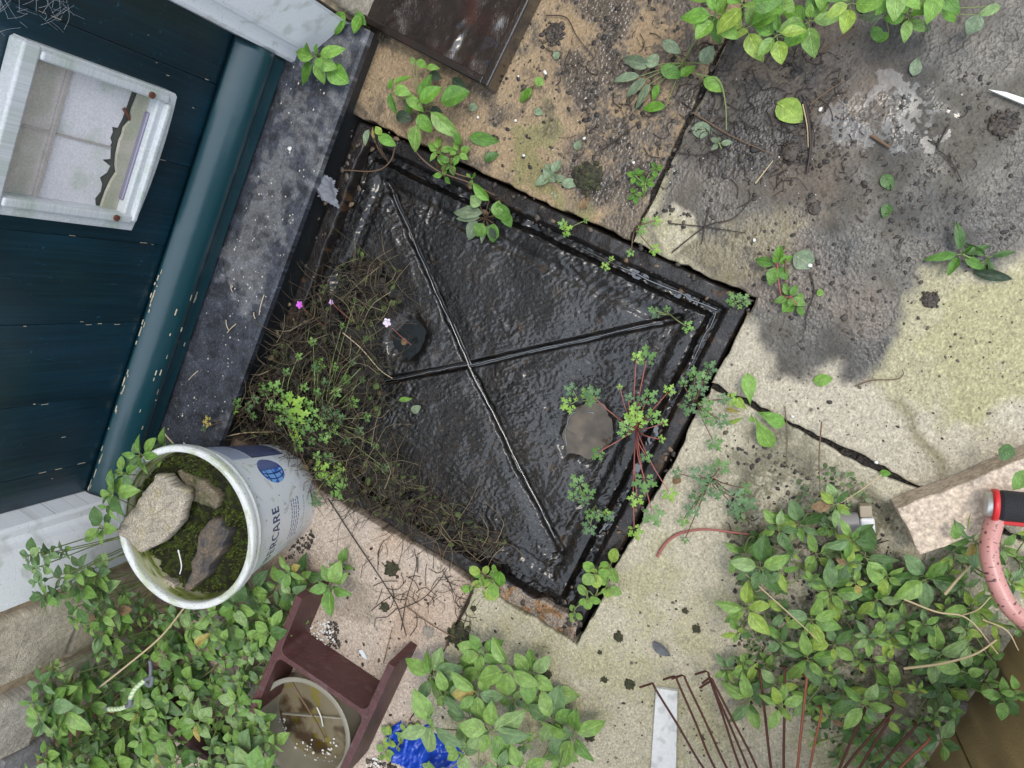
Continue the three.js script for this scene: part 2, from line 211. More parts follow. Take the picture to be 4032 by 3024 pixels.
{
  const cover = thing('manhole_cover', 'wet black sunken cover with a cross of grooves', 'manhole cover');
  part('tray_rim', field(-HX + 0.05, HX - 0.05, -HZ + 0.05, HZ - 0.05, 0.002, coverH, (x, z) => inset(x, z) < 0.076), frameMat, cover);
  const side = (x, z) => { const a = Math.atan2(z - CZ, x - CX), an = corners.map((c) => Math.atan2(c[1] - CZ, c[0] - CX)); return a > an[0] && a <= an[1] ? 0 : a > an[1] && a <= an[2] ? 1 : a > an[2] && a <= an[3] ? 2 : 3; };
  for (let s = 0; s < 4; s++) part('infill_panel', field(-HX + 0.075, HX - 0.075, -HZ + 0.075, HZ - 0.075, 0.0015, coverH, (x, z) => inset(x, z) >= 0.0755 && side(x, z) === s), infillMat, cover);
  for (const c of corners) { // water in the grooves, plus thin shiny tubes shaped as its highlight lines
    const pts = [], pts2 = []; for (let i = 0; i <= 26; i++) { const t = i / 26 * 0.93, x = mix(CX, c[0], t), z = mix(CZ, c[1], t), L = Math.hypot(c[0] - CX, c[1] - CZ), nx = -(c[1] - CZ) / L, nz = (c[0] - CX) / L, o = 0.0011 * noise(i * 0.45, c[0] * 9) + 0.0008 * noise(i * 1.3, c[1] * 7); pts.push(V(x + nx * o, -0.0108, z + nz * o)); pts2.push(V(x + nx * (o + 0.0018), -0.0118, z + nz * (o + 0.0018))); }
    const g = tube(pts, 0.00085, 80, 7); part('groove_water_gleam', g, gleam, cover);
    const g2 = tube(pts2, 0.0022, 40, 8); const p = g2.attributes.position; for (let i = 0; i < p.count; i++) p.setY(i, -0.0142 + (p.getY(i) + 0.0118) * 0.2); g2.computeVertexNormals(); part('groove_water_gleam', g2, waterMat, cover);
  }
  const ring = (a, b, hf, mat, name, own) => part(name, field(-HX, HX, -HZ, HZ, 0.0022, hf, (x, z) => inset(x, z) >= a && inset(x, z) < b), mat, own);
  const fr = thing('manhole_surround', 'rusty black metal border round the sunken wet cover', 'manhole surround');
  ring(0, 0.031, (x, z) => { const d = inset(x, z) + wob(x, z); return -0.005 + 0.002 * fbm(x * 50, z * 50, 3) - 0.018 * sm(0.024, 0.032, d) - 0.03 * sm(0.003, -0.002, inset(x, z)); }, flangeMat, 'flange', fr);
  ring(0.0292, 0.052, (x, z) => { const d = inset(x, z) + wob(x, z); return -0.0235 + 0.016 * sm(0.041, 0.049, d) + 0.003 * fbm(x * 60, z * 60, 3) + 0.0012 * noise(x * 190, z * 190); }, frameMat, 'channel', fr);
  const wr0 = 0, wr = (x0, x1, z0, z1) => { const g = new THREE.PlaneGeometry(x1 - x0, z1 - z0, 1, 1); g.rotateX(-Math.PI / 2); g.translate((x0 + x1) / 2, -0.0246, (z0 + z1) / 2); return g; };
  const a = HX - 0.026, b = HZ - 0.026, w = 0.024; part('channel_water', wr(-a, a, -b, -b + w), waterMat, fr); part('channel_water', wr(a - w, a, -b + w, b - w), waterMat, fr); part('channel_water', wr(-a, a, b - w, b), waterMat, fr); part('channel_water', wr(-a, -a + w, -b + w, b - w), waterMat, fr);
  for (const [p0, p1] of [[[0.08, -0.2485], [0.2905, -0.2495]], [[0.2925, -0.248], [0.2945, -0.155]], [[0.25, 0.15], [0.296, 0.12]], [[-0.27, -0.2], [-0.278, -0.1]]]) { const pts = []; for (let i = 0; i <= 12; i++) { const t = i / 12; pts.push(V(mix(p0[0], p1[0], t) + 0.0018 * noise(i * 0.7, p0[0] * 50), -0.0205, mix(p0[1], p1[1], t) + 0.0018 * noise(i * 0.8, p0[1] * 80))); } part('gleam_line', tube(pts, 0.0011, 30, 6), gleam, fr); }  // added shiny tubes that draw the highlight lines along the channel
  // puddles standing in the lifting recesses
  const pud = (c, rx, rz, y, mat, label, seed) => { const pts = []; for (let i = 0; i < 40; i++) { const t = i / 40 * Math.PI * 2, k = 1 + 0.2 * noise(Math.cos(t) * 2 + seed, Math.sin(t) * 2) + 0.07 * noise(Math.cos(t) * 6 + seed, Math.sin(t) * 6); pts.push(new THREE.Vector2(c[0] + rx * k * Math.cos(t), c[1] + rz * k * Math.sin(t))); } const g = new THREE.ShapeGeometry(new THREE.Shape(pts), 4); g.rotateX(Math.PI / 2); g.translate(0, y, 0); planarUV(g, 0.7); { const ix = g.index.array; for (let i = 0; i < ix.length; i += 3) { const k = ix[i + 1]; ix[i + 1] = ix[i + 2]; ix[i + 2] = k; } g.computeVertexNormals(); } single('puddle', g, mat, label, 'puddle', 'puddles on the sunken cover'); };
  const murk = new THREE.MeshPhysicalMaterial({ color: lin(0.19, 0.15, 0.105), roughness: 0.05, ior: 1.36, map: tex(128, 128, (u, v) => grey(0.75 + 0.25 * fbm(u * 6, v * 6, 3)), true, [14, 14]) });
  for (const [cx, cz, a0, a1, rr0] of [[puddleC[0], puddleC[1], 2.2, 3.6, 0.98], [puddleC[0], puddleC[1], 4.1, 4.6, 0.7], [puddleC[0] + 0.006, puddleC[1] + 0.004, 0.6, 1.3, 0.94]]) { const pts = []; for (let i = 0; i <= 10; i++) { const t = mix(a0, a1, i / 10), k = rr0 * (1 + 0.05 * noise(i * 0.8, cx * 90 + a0)); pts.push(V(cx + 0.034 * k * Math.cos(t), -0.0126, cz + 0.043 * k * Math.sin(t))); } part('gleam_line', tube(pts, 0.0009, 24, 6, 0.0016), gleam, cover); }  // partial arcs of shiny tube added as highlights round the puddle rim
  const deep = new THREE.MeshPhysicalMaterial({ color: lin(0.014, 0.017, 0.018), roughness: 0.05, ior: 1.5 });
  pud(puddleC, 0.05, 0.06, -0.0128, murk, 'murky brown puddle beside the red-stemmed herb', 2); pud(poolB, 0.045, 0.05, -0.0146, deep, 'small black pool left of the groove crossing', 5); pud(poolA, 0.045, 0.045, -0.0142, deep, 'dark clear pool under dead stems near the door sill', 8);
}
{ // thin oily water lying on the grey slab
  const g = field(0.3, 0.66, -0.72, -0.4, 0.0018, (x, z) => 0.0011 + 0.0003 * noise(x * 40, z * 40), (x, z) => oily(x, z) > 0.4 && fbm(x * 20 + 2, z * 20, 3) + 0.55 * fbm(x * 120, z * 120, 2) > 0.06);
  single('water_film', g, new THREE.MeshPhysicalMaterial({ color: lin(1, 1, 1), transmission: 1, thickness: 0, ior: 1.55, roughness: 0.16 }), 'bluish oily film of water on the grey slab', 'puddle');
}
// ---------------------------------------------------------------- house: wall, door frame, door, cat flap, sill
const WX = -0.362; // face of the house wall
const grainBump = tex(512, 512, (u, v) => grey(0.5 + 0.3 * fbm(u * 18, v * 18, 5) + 0.12 * noise(u * 160, v * 160) + 0.1 * (hash(Math.floor(u * 512), Math.floor(v * 512)) - 0.5)), false, [4, 4]);
const stoneMap = (a, b) => tex(256, 256, (u, v) => { const t = sm(-0.5, 0.5, fbm(u * 5, v * 5, 4)), s = 0.94 + 0.09 * noise(u * 70, v * 70) + 0.06 * noise(u * 30, v * 30); return [0, 1, 2].map((q) => s2(mix(a[q], b[q], t)) * s); }, true, [3, 3]);
const stoneMats = [[[0.56, 0.49, 0.38], [0.45, 0.39, 0.31]], [[0.52, 0.47, 0.41], [0.4, 0.36, 0.31]], [[0.58, 0.48, 0.35], [0.48, 0.41, 0.32]]].map(([a, b]) => new THREE.MeshStandardMaterial({ map: stoneMap(a, b), roughness: 0.9, bumpMap: grainBump, bumpScale: 0.003 }));
const greyBrick = new THREE.MeshStandardMaterial({ map: stoneMap([0.26, 0.25, 0.26], [0.18, 0.17, 0.18]), roughness: 0.9, bumpMap: grainBump, bumpScale: 0.002 });
const redBrick = new THREE.MeshStandardMaterial({ map: stoneMap([0.38, 0.2, 0.15], [0.3, 0.17, 0.13]), roughness: 0.9, bumpMap: grainBump, bumpScale: 0.002 });
const mortarMat = new THREE.MeshStandardMaterial({ map: stoneMap([0.56, 0.44, 0.31], [0.46, 0.36, 0.26]), roughness: 0.95, bumpMap: grainBump, bumpScale: 0.004 });
{
  const wall = thing('stone_wall', 'buff rubble stone house wall around the dark green door', 'wall');
  const big = (x0, x1, y0, y1, z0, z1) => { const g = new THREE.BoxGeometry(x1 - x0, y1 - y0, z1 - z0); g.translate((x0 + x1) / 2, (y0 + y1) / 2, (z0 + z1) / 2); return planarUV(g, 1, 'y', 'z'); };
  part('masonry', big(-0.75, WX - 0.012, -0.07, 2.7, -3.2, -0.408), mortarMat, wall);
  part('masonry', big(-0.75, WX - 0.012, -0.07, 2.7, 0.518, 3.4), mortarMat, wall);
  part('masonry', big(-0.75, WX - 0.012, 2.12, 2.7, -0.408, 0.518), mortarMat, wall);
  const r = rng(5);
  const stone = (y0, y1, z0, z1, mat, proud) => { // one rubble stone: an uneven rounded block set into the mortar
    const g = new RoundedBoxGeometry(0.05, y1 - y0, z1 - z0, 6, 0.007), p = g.attributes.position, s = r() * 90;
    for (let i = 0; i < p.count; i++) { const y = p.getY(i), z = p.getZ(i); p.setXYZ(i, p.getX(i) + 0.012 * fbm(y * 22 + s, z * 22, 3) + (p.getX(i) > 0 ? 0.006 * noise(y * 60, z * 60 + s) : 0), y + 0.02 * noise(z * 14 + s, 3.1), z + 0.02 * noise(y * 14 + s, 8.2)); }
    g.computeVertexNormals(); planarUV(g, 1.4, 'y', 'z'); part('stone', g, mat, wall, V(WX - 0.03 + proud, (y0 + y1) / 2, (z0 + z1) / 2)); };
  stone(0.2, 0.39, 0.53, 0.66, stoneMats[0], 0.008); stone(0.045, 0.185, 0.53, 0.665, stoneMats[2], 0.004); stone(0.21, 0.36, 0.69, 0.83, stoneMats[1], 0.012); stone(0.09, 0.185, 0.70, 0.83, stoneMats[0], 0.003);
  stone(-0.03, 0.075, 0.70, 0.84, stoneMats[1], 0.01); stone(0.28, 0.37, 0.855, 0.95, greyBrick, 0.006); stone(0.16, 0.262, 0.86, 0.96, greyBrick, 0.01); stone(0.05, 0.14, 0.86, 0.98, redBrick, 0.006); stone(-0.04, 0.035, 0.86, 0.99, stoneMats[2], 0.006); stone(0.17, 0.27, 0.975, 1.1, redBrick, 0.005); stone(0.04, 0.15, 0.99, 1.12, stoneMats[0], 0.006); stone(0.39, 0.5, 0.69, 0.83, stoneMats[0], 0.006); stone(0.41, 0.55, 0.53, 0.67, stoneMats[1], 0.006);
  stone(-0.02, 0.09, -0.56, -0.425, stoneMats[0], 0.004); stone(0.105, 0.23, -0.6, -0.425, stoneMats[1], 0.006); stone(-0.02, 0.1, -0.72, -0.58, stoneMats[2], 0.006);
}
const whitePaint = new THREE.MeshPhysicalMaterial({ color: lin(0.8, 0.82, 0.85), roughness: 0.5, bumpMap: tex(256, 256, (u, v) => grey(0.5 + 0.2 * noise(u * 14, v * 120) + 0.2 * noise(u * 60, v * 60)), false, [4, 4]), bumpScale: 0.0004, map: tex(512, 512, (u, v) => { const d = sm(0.1, 0.6, fbm(u * 9, v * 9, 4)), s = sm(0.82, 0.95, noise(u * 120, v * 120)) * 0.3; return [1 - 0.1 * d - s, 1 - 0.1 * d - s, 1 - 0.12 * d - s]; }, true, [3, 3]) });
{
  const frame = thing('door_surround', 'white painted timber door frame with moulded posts', 'door frame');
  const jamb = (sgn, zi, zo) => { const s = new THREE.Shape(), w = Math.abs(zo - zi), q = (x, t) => [x, zi + sgn * t * w]; const pts = [q(-0.5, 0), q(-0.428, 0), q(-0.4235, 0.05), q(-0.4235, 0.2), q(-0.416, 0.24), q(-0.405, 0.26), q(-0.4, 0.32), q(-0.366, 0.95), q(-0.36, 0.99), q(-0.37, 1), q(-0.5, 1)]; pts.forEach(([x, z], i) => i ? s.lineTo(x, z) : s.moveTo(x, z)); const g = extrudeUp(s, 2.06, 0.0012, 0.052); planarUV(g, 2, 'y', 'z'); return g; };
  part('post', jamb(-1, -0.318, -0.402), whitePaint, frame); part('post', jamb(1, 0.428, 0.512), whitePaint, frame);
  part('head', box(-0.5, -0.38, 2.03, 2.11, -0.318, 0.428), whitePaint, frame);
}
// dark green door: paint with scratches down to pale wood along the boards
const doorPaint = new THREE.MeshPhysicalMaterial({ color: lin(0.010, 0.034, 0.048), roughness: 0.34, ior: 1.5, bumpMap: tex(256, 512, (u, v) => grey(0.5 + 0.2 * noise(u * 10, v * 90) + 0.12 * noise(u * 60, v * 200)), false, [1, 1]), bumpScale: 0.0006,
  map: tex(1024, 1024, (u, v) => { const n = noise(u * 26, v * 420), m = fbm(u * 5, v * 7, 3), sc = sm(0.83, 0.93, n) * sm(0.12, 0.35, m) * sm(0.2, 0.6, noise(u * 60, v * 300)), dust = 0.84 + 0.22 * fbm(u * 9, v * 9, 5) + 0.1 * noise(u * 12, v * 260) + sm(0.88, 0.97, noise(u * 240, v * 240)) * 0.8; return [0.42 * dust + sc * 0.9, 0.5 * dust + sc * 0.4, 0.52 * dust + sc * 0.3]; }, true) });
doorPaint.color = lin(0.026, 0.16, 0.245); doorPaint.clearcoat = 0.5; doorPaint.clearcoatRoughness = 0.22;
{
  const door = thing('boarded_door', 'dark green boarded door with a cat flap', 'door');
  const zs = [-0.3175, -0.245, -0.1225, 0, 0.1255, 0.249, 0.3705, 0.4275];
  for (let i = 0; i < 7; i++) { // boards
    const z0 = zs[i] + 0.00022, z1 = zs[i + 1] - 0.00022, add = (y0, y1, a = z0, b = z1) => { const g = box(-0.5, -0.46, y0, y1, a, b, 0.001); planarUV(g, 1.7, 'z', 'y'); const uv = g.attributes.uv; for (let k = 0; k < uv.count; k++) { const q = uv.getX(k); uv.setXY(k, uv.getY(k) * 0.5 + i * 0.13, q); } part('board', g, doorPaint, door); };
    add(0.075, 2.025);
  }
  const wb = new THREE.Shape(); [[-0.459, 0.152], [-0.452, 0.151], [-0.436, 0.143], [-0.424, 0.131], [-0.419, 0.118], [-0.421, 0.106], [-0.428, 0.097], [-0.435, 0.088], [-0.436, 0.078], [-0.432, 0.068], [-0.434, 0.0635], [-0.459, 0.0635]].forEach(([x, y], i) => i ? wb.lineTo(x, y) : wb.moveTo(x, y));
  let g = new THREE.ExtrudeGeometry(wb, { depth: 0.744, bevelEnabled: false, steps: 90 }); g = mergeVertices(g); g.translate(0, 0, -0.317); { const p = g.attributes.position; for (let i = 0; i < p.count; i++) { const e = 0.0005 * noise(p.getZ(i) * 14, p.getY(i) * 30) + 0.00018 * noise(p.getZ(i) * 160, p.getY(i) * 200); p.setXY(i, p.getX(i) + e, p.getY(i) + e); } } g = g.toNonIndexed(); g.deleteAttribute('normal'); planarUV(g, 1.7, 'z', 'y'); g = mergeVertices(g); g.computeVertexNormals();
  const wbPaint = doorPaint.clone(); wbPaint.roughness = 0.3; wbPaint.bumpScale = 0.0005; wbPaint.clearcoat = 0.6; wbPaint.clearcoatRoughness = 0.2; wbPaint.ior = 1.4; wbPaint.map = null; wbPaint.color = lin(0.006, 0.042, 0.056); part('weather_bar', g, wbPaint, door);
  // bare wood where the paint flaked off along the arris
  const bare = new THREE.MeshStandardMaterial({ color: lin(0.5, 0.44, 0.33), roughness: 0.85 }); const flakes = []; const r = rng(33);
  for (let i = 0; i < 60; i++) { const z = rr(r, 0.03, 0.42), q = r() < 0.65, y = q ? 0.1512 : rr(r, 0.066, 0.14), L = rr(r, 0.002, 0.011) * (r() < 0.2 ? 2 : 1); const b = new THREE.BoxGeometry(rr(r, 0.0006, 0.0018), 0.0011, L); b.rotateX(rr(r, -0.04, 0.04)); b.translate(q ? rr(r, -0.456, -0.45) : y > 0.1 ? -0.4205 : -0.4335, y, z); flakes.push(b); }
  for (let i = 0; i < 44; i++) { const near = r() < 0.5, z = near ? zs[1 + Math.floor(r() * 6)] + rr(r, -0.003, 0.003) : rr(r, -0.3, 0.42), y = rr(r, 0.16, 0.5); if (z > -0.23 && z < -0.01 && y > 0.22) continue; const b = new THREE.BoxGeometry(0.0007, rr(r, 0.001, near ? 0.014 : 0.007), rr(r, 0.0003, 0.0008)); b.translate(-0.4597, y, z); flakes.push(b); }
  const fl = part('paint_chips', mergeGeometries(flakes), bare, door); fl.userData.kind = 'stuff';
  // cat flap
  const flap = new THREE.Group(); flap.name = 'cat_flap'; flap.userData.label = 'grubby white cat flap with a cracked pane'; door.add(flap);
  const plastic = new THREE.MeshPhysicalMaterial({ color: lin(0.6, 0.63, 0.66), roughness: 0.45, bumpMap: grainBump, bumpScale: 0.0004, map: tex(256, 256, (u, v) => { const d = sm(-0.2, 0.6, fbm(u * 5, v * 5, 4)), s = 0.96 + 0.05 * noise(u * 90, v * 90); return [(1 - 0.09 * d) * s, (1 - 0.06 * d) * s, (1 - 0.1 * d) * s]; }, true, [2, 2]) });
  const FX = -0.46;
  const frameShape = new THREE.Shape(); const Z0 = -0.2155, Z1 = -0.0235, Y0 = 0.2345, Y1 = 0.452; // shape x = z, shape y = y
  frameShape.moveTo(Z0, Y0 + 0.004); frameShape.lineTo(Z0, Y1 - 0.003); frameShape.lineTo(Z0 + 0.006, Y1); frameShape.lineTo(Z1, Y1); frameShape.lineTo(Z1, Y0 + 0.006); frameShape.quadraticCurveTo((Z0 + Z1) / 2, Y0 - 0.009, Z0 + 0.003, Y0);
  const hole = new THREE.Path(); hole.moveTo(-0.2, 0.262); hole.lineTo(-0.046, 0.262); hole.lineTo(-0.046, 0.43); hole.lineTo(-0.2, 0.43); hole.closePath(); frameShape.holes.push(hole);
  const turn = (g) => { g.applyMatrix4(new THREE.Matrix4().set(0, 0, 1, 0, 0, 1, 0, 0, 1, 0, 0, 0, 0, 0, 0, 1)); const ix = g.index; const p = g.attributes.position, nor = g.attributes.normal; for (let i = 0; i < p.count; i += 3) { for (const a of [p, nor, g.attributes.uv]) for (let c = 0; c < a.itemSize; c++) { const k = a.array[(i + 1) * a.itemSize + c]; a.array[(i + 1) * a.itemSize + c] = a.array[(i + 2) * a.itemSize + c]; a.array[(i + 2) * a.itemSize + c] = k; } } g.computeVertexNormals(); return g; }; // (z, y, depth) to (depth, y, z)
  const ex = (s, d, bev) => turn(new THREE.ExtrudeGeometry(s, { depth: d, bevelEnabled: bev > 0, bevelSize: bev, bevelThickness: bev, bevelSegments: 2, bevelOffset: -bev, curveSegments: 12 }));
  const sub = (name, g, m, x = 0, lab) => { const o = part(name, g, m, flap); o.position.x = x; if (lab) o.userData.label = lab; return o; };
  sub('frame', planarUV(ex(frameShape, 0.017, 0.0022), 4, 'z', 'y'), plastic, FX + 0.0022);
  sub('hood', planarUV(box(FX, FX + 0.024, 0.4315, 0.4535, -0.2145, -0.0245, 0.004), 4, 'z', 'x'), plastic);
  sub('side_rail', planarUV(box(FX - 0.01, FX + 0.026, 0.25, 0.4315, -0.2105, -0.2005, 0.003), 4, 'x', 'y'), plastic); sub('side_rail', planarUV(box(FX - 0.01, FX + 0.026, 0.25, 0.4315, -0.0455, -0.0345, 0.003), 4, 'x', 'y'), plastic);
  sub('bottom_rail', planarUV(box(FX, FX + 0.028, 0.2435, 0.252, -0.2, -0.038, 0.003), 4, 'z', 'x'), plastic);
  sub('tunnel_lip', planarUV(box(FX + 0.0005, FX + 0.006, 0.2525, 0.2665, -0.1995, -0.0465, 0.002), 4, 'z', 'x'), plastic);
  const clean = plastic.clone(); clean.color = lin(0.76, 0.75, 0.79); clean.roughness = 0.3; const yell = plastic.clone(); yell.color = lin(0.5, 0.47, 0.4); const dirty = plastic.clone(); dirty.color = lin(0.58, 0.53, 0.51);
  const poly = (list, d) => { const s = new THREE.Shape(); list.forEach(([y, z], i) => { const yy = y > 0.42 ? 0.43 : y < 0.27 ? 0.258 : y + DY, zz = z < -0.199 ? -0.2 : z > -0.047 ? -0.046 : z + DZ; i ? s.lineTo(zz, yy) : s.moveTo(zz, yy); }); return planarUV(ex(s, d, 0.0004), 4, 'z', 'y'); };
  const PX = FX + 0.0022, DY = -0.0155, DZ = 0.0025, barMat = plastic.clone(); barMat.color = lin(0.46, 0.42, 0.4);
  sub('pane', poly([[0.429, -0.1995], [0.3985, -0.1995], [0.3985, -0.128], [0.429, -0.128]], 0.002), dirty, PX); sub('pane', poly([[0.429, -0.126], [0.3985, -0.126], [0.3985, -0.0465], [0.429, -0.0465]], 0.002), dirty, PX);
  sub('pane', poly([[0.393, -0.1995], [0.393, -0.128], [0.313, -0.128], [0.312, -0.133], [0.316, -0.138], [0.315, -0.146], [0.318, -0.152], [0.31, -0.1525], [0.307, -0.165], [0.306, -0.18], [0.305, -0.1995]], 0.002), clean, PX);
  sub('pane', poly([[0.393, -0.1255], [0.393, -0.0465], [0.308, -0.0465], [0.312, -0.058], [0.307, -0.068], [0.308, -0.078], [0.314, -0.086], [0.306, -0.094], [0.304, -0.103], [0.318, -0.109], [0.307, -0.112], [0.311, -0.1255]], 0.002), clean, PX);
  sub('glazing_bar', poly([[0.3985, -0.1995], [0.393, -0.1995], [0.393, -0.0465], [0.3985, -0.0465]], 0.006), barMat, PX); sub('glazing_bar', poly([[0.393, -0.1282], [0.393, -0.1258], [0.313, -0.1258], [0.313, -0.1282]], 0.0045), barMat, PX); sub('glazing_bar', poly([[0.429, -0.1282], [0.429, -0.1258], [0.3985, -0.1258], [0.3985, -0.1282]], 0.0045), barMat, PX);
  sub('pane_shard', poly([[0.2965, -0.1995], [0.299, -0.18], [0.2975, -0.165], [0.303, -0.155], [0.302, -0.147], [0.3035, -0.138], [0.302, -0.12], [0.2985, -0.106], [0.294, -0.097], [0.2985, -0.085], [0.301, -0.07], [0.302, -0.055], [0.302, -0.0465], [0.268, -0.0465], [0.268, -0.1995]], 0.003), yell, PX + 0.002, 'yellowed lower shard of the cracked pane');
  const steel = new THREE.MeshPhysicalMaterial({ color: lin(0.26, 0.25, 0.33), roughness: 0.3, metalness: 0.4 }), rust = new THREE.MeshStandardMaterial({ color: lin(0.16, 0.055, 0.03), roughness: 0.8, bumpMap: grainBump, bumpScale: 0.001 });
  sub('magnet_strip', box(FX + 0.006, FX + 0.014, 0.2535, 0.265, -0.181, -0.061, 0.0022), steel);
  for (const [y, z] of [[0.281, -0.2045], [0.278, -0.0405]]) { const s = new THREE.CylinderGeometry(0.0042, 0.0042, 0.003, 14); s.rotateZ(Math.PI / 2); s.translate(FX + 0.0275, y, z); sub('screw', s, rust); }
  const nail = tube([V(FX + 0.006, 0.296, -0.176), V(FX + 0.009, 0.29, -0.17), V(FX + 0.006, 0.282, -0.164)], 0.0022, 6, 6, 0.0016); sub('rusty_pin', nail, rust);
  const back = new THREE.MeshStandardMaterial({ color: lin(0.09, 0.095, 0.085), roughness: 0.9 }); sub('backing', box(FX + 0.0004, FX + 0.0016, 0.255, 0.432, -0.2005, -0.0455, 0.0003), back);
  // cobweb in the corner above the flap
  const web = [], wr = rng(77), webMat = new THREE.MeshStandardMaterial({ color: lin(0.4, 0.43, 0.46), roughness: 1 });
  for (let i = 0; i < 260; i++) { const y = rr(wr, 0.4, 0.58), z = rr(wr, -0.31, -0.21), a = rr(wr, 0, 6.28), L = rr(wr, 0.006, 0.03); if (y < 0.46 && z > -0.225) continue; web.push(tube([V(-0.4575, y, z), V(-0.4555, y + Math.sin(a) * L * 0.5 + rr(wr, -0.004, 0.004), z + Math.cos(a) * L * 0.5), V(-0.457, y + Math.sin(a) * L, z + Math.cos(a) * L)], 0.00016, 5, 3)); }
  single('cobweb', mergeGeometries(web), webMat, 'grey cobweb threads on the door above the cat flap', 'cobweb', null, 'stuff');
}
{ // sill
  const slate = new THREE.MeshPhysicalMaterial({ color: lin(0.24, 0.262, 0.31), roughness: 0.42, bumpMap: grainBump, bumpScale: 0.0008, map: tex(1024, 512, (u, v) => { const pale = sm(0.05, 0.45, fbm(u * 9, v * 2, 4) + 0.5 * fbm(u * 90, v * 16, 3)), d = sm(0.35, 0.8, noise(u * 400, v * 70)) * 0.6 + sm(0.2, 0.7, noise(u * 800, v * 140)) * 0.4, f = 0.4 + 0.12 * fbm(u * 60, v * 10, 4) + 0.08 * noise(u * 600, v * 105); const gm = 1 - 0.3 * sm(0.05, 0.5, fbm(u * 70 + 4, v * 12, 4)); return [(f * 1.0 + 0.32 * pale + 0.24 * d) * gm, (f * 1.01 + 0.29 * pale + 0.24 * d) * gm, (f * 1.06 + 0.23 * pale + 0.24 * d) * gm]; }, true) });
  const sill = thing('door_sill', 'dark slate door sill speckled with grit', 'sill');
  const s = new THREE.Shape(); [[-0.5, 0.061], [-0.44, 0.059], [-0.331, 0.05], [-0.327, 0.047], [-0.327, 0.036], [-0.332, 0.032], [-0.5, 0.03]].forEach(([x, y], i) => i ? s.lineTo(x, y) : s.moveTo(x, y));
  let g = new THREE.ExtrudeGeometry(s, { depth: 0.925, bevelEnabled: false }); g.translate(0, 0, -0.404); { const p = g.attributes.position, uv = new Float32Array(p.count * 2); for (let i = 0; i < p.count; i++) { uv[2 * i] = (p.getZ(i) + 0.404) / 0.925; uv[2 * i + 1] = (p.getX(i) + 0.47) / 0.16; } g.setAttribute('uv', new THREE.BufferAttribute(uv, 2)); } part('tread', g, slate, sill);
  const dk = new THREE.MeshPhysicalMaterial({ color: lin(0.012, 0.016, 0.019), roughness: 0.4, clearcoat: 0.4, clearcoatRoughness: 0.2, bumpMap: grainBump, bumpScale: 0.004 });
  part('riser', box(-0.5, -0.338, -0.075, 0.03, -0.402, 0.519, 0.002), dk, sill);
  const grit = [], r = rng(12); for (let i = 0; i < 120; i++) { const b = new THREE.IcosahedronGeometry(rr(r, 0.0006, 0.0016), 0); b.scale(1, 0.5, rr(r, 0.8, 1.8)); const x = rr(r, -0.425, -0.333); b.translate(x, 0.059 - (x + 0.44) * 0.0826 + 0.0006, rr(r, -0.36, 0.36)); grit.push(b); }
  single('grit', mergeGeometries(grit), new THREE.MeshStandardMaterial({ color: lin(0.55, 0.52, 0.46), roughness: 0.9 }), 'pale crumbs of grit scattered on the door sill', 'grit', null, 'stuff');
  const straw = new THREE.MeshStandardMaterial({ color: lin(0.5, 0.42, 0.3), roughness: 0.9 }); const bits = [];
  for (const [x1, y1, x2, y2] of [[895, 1310, 930, 1275], [890, 1260, 900, 1300], [1040, 1160, 1020, 1240], [740, 1500, 780, 1460], [910, 1120, 915, 1150], [1000, 1230, 1005, 1255]]) { const a = at(x1, y1, 0.056), b = at(x2, y2, 0.057); bits.push(tube([a, a.clone().lerp(b, 0.5).add(V(0, 0.002, 0)), b], 0.0009, 4, 4)); }
  single('straw_bits', mergeGeometries(bits), straw, 'short straw bits lying on the door sill', 'straw', null, 'stuff');
}
// ---------------------------------------------------------------- boarded wall across the passage
{
  const planks = tex(256, 1024, (u, v) => { const n = fbm(u * 12, v * 2, 4), f = 0.68 + 0.2 * n + 0.1 * noise(u * 90, v * 6); return [f * 0.92, f * 0.82, f * 0.64]; }, true, [1, 1]);
  const wood = new THREE.MeshStandardMaterial({ color: lin(0.95, 0.88, 0.75), map: planks, roughness: 0.75, bumpMap: grainBump, bumpScale: 0.001 });
  const fence = thing('board_wall', 'brown upright board wall beyond the weeds', 'fence');
  const zs = [-0.07, 0.105, 0.28, 0.455, 0.63, 0.805, 0.98, 1.155, 1.33]; for (let i = 0; i < 8; i++) { const g = box(0.803, 0.828, -0.02, 1.3, zs[i] + 0.0012, zs[i + 1] - 0.0012, 0.003); planarUV(g, 1, 'z', 'y'); part('board', g, wood, fence); }
  for (const y of [0.25, 1.05]) part('rail', box(0.828, 0.87, y, y + 0.07, -0.07, 1.33), wood, fence);
}
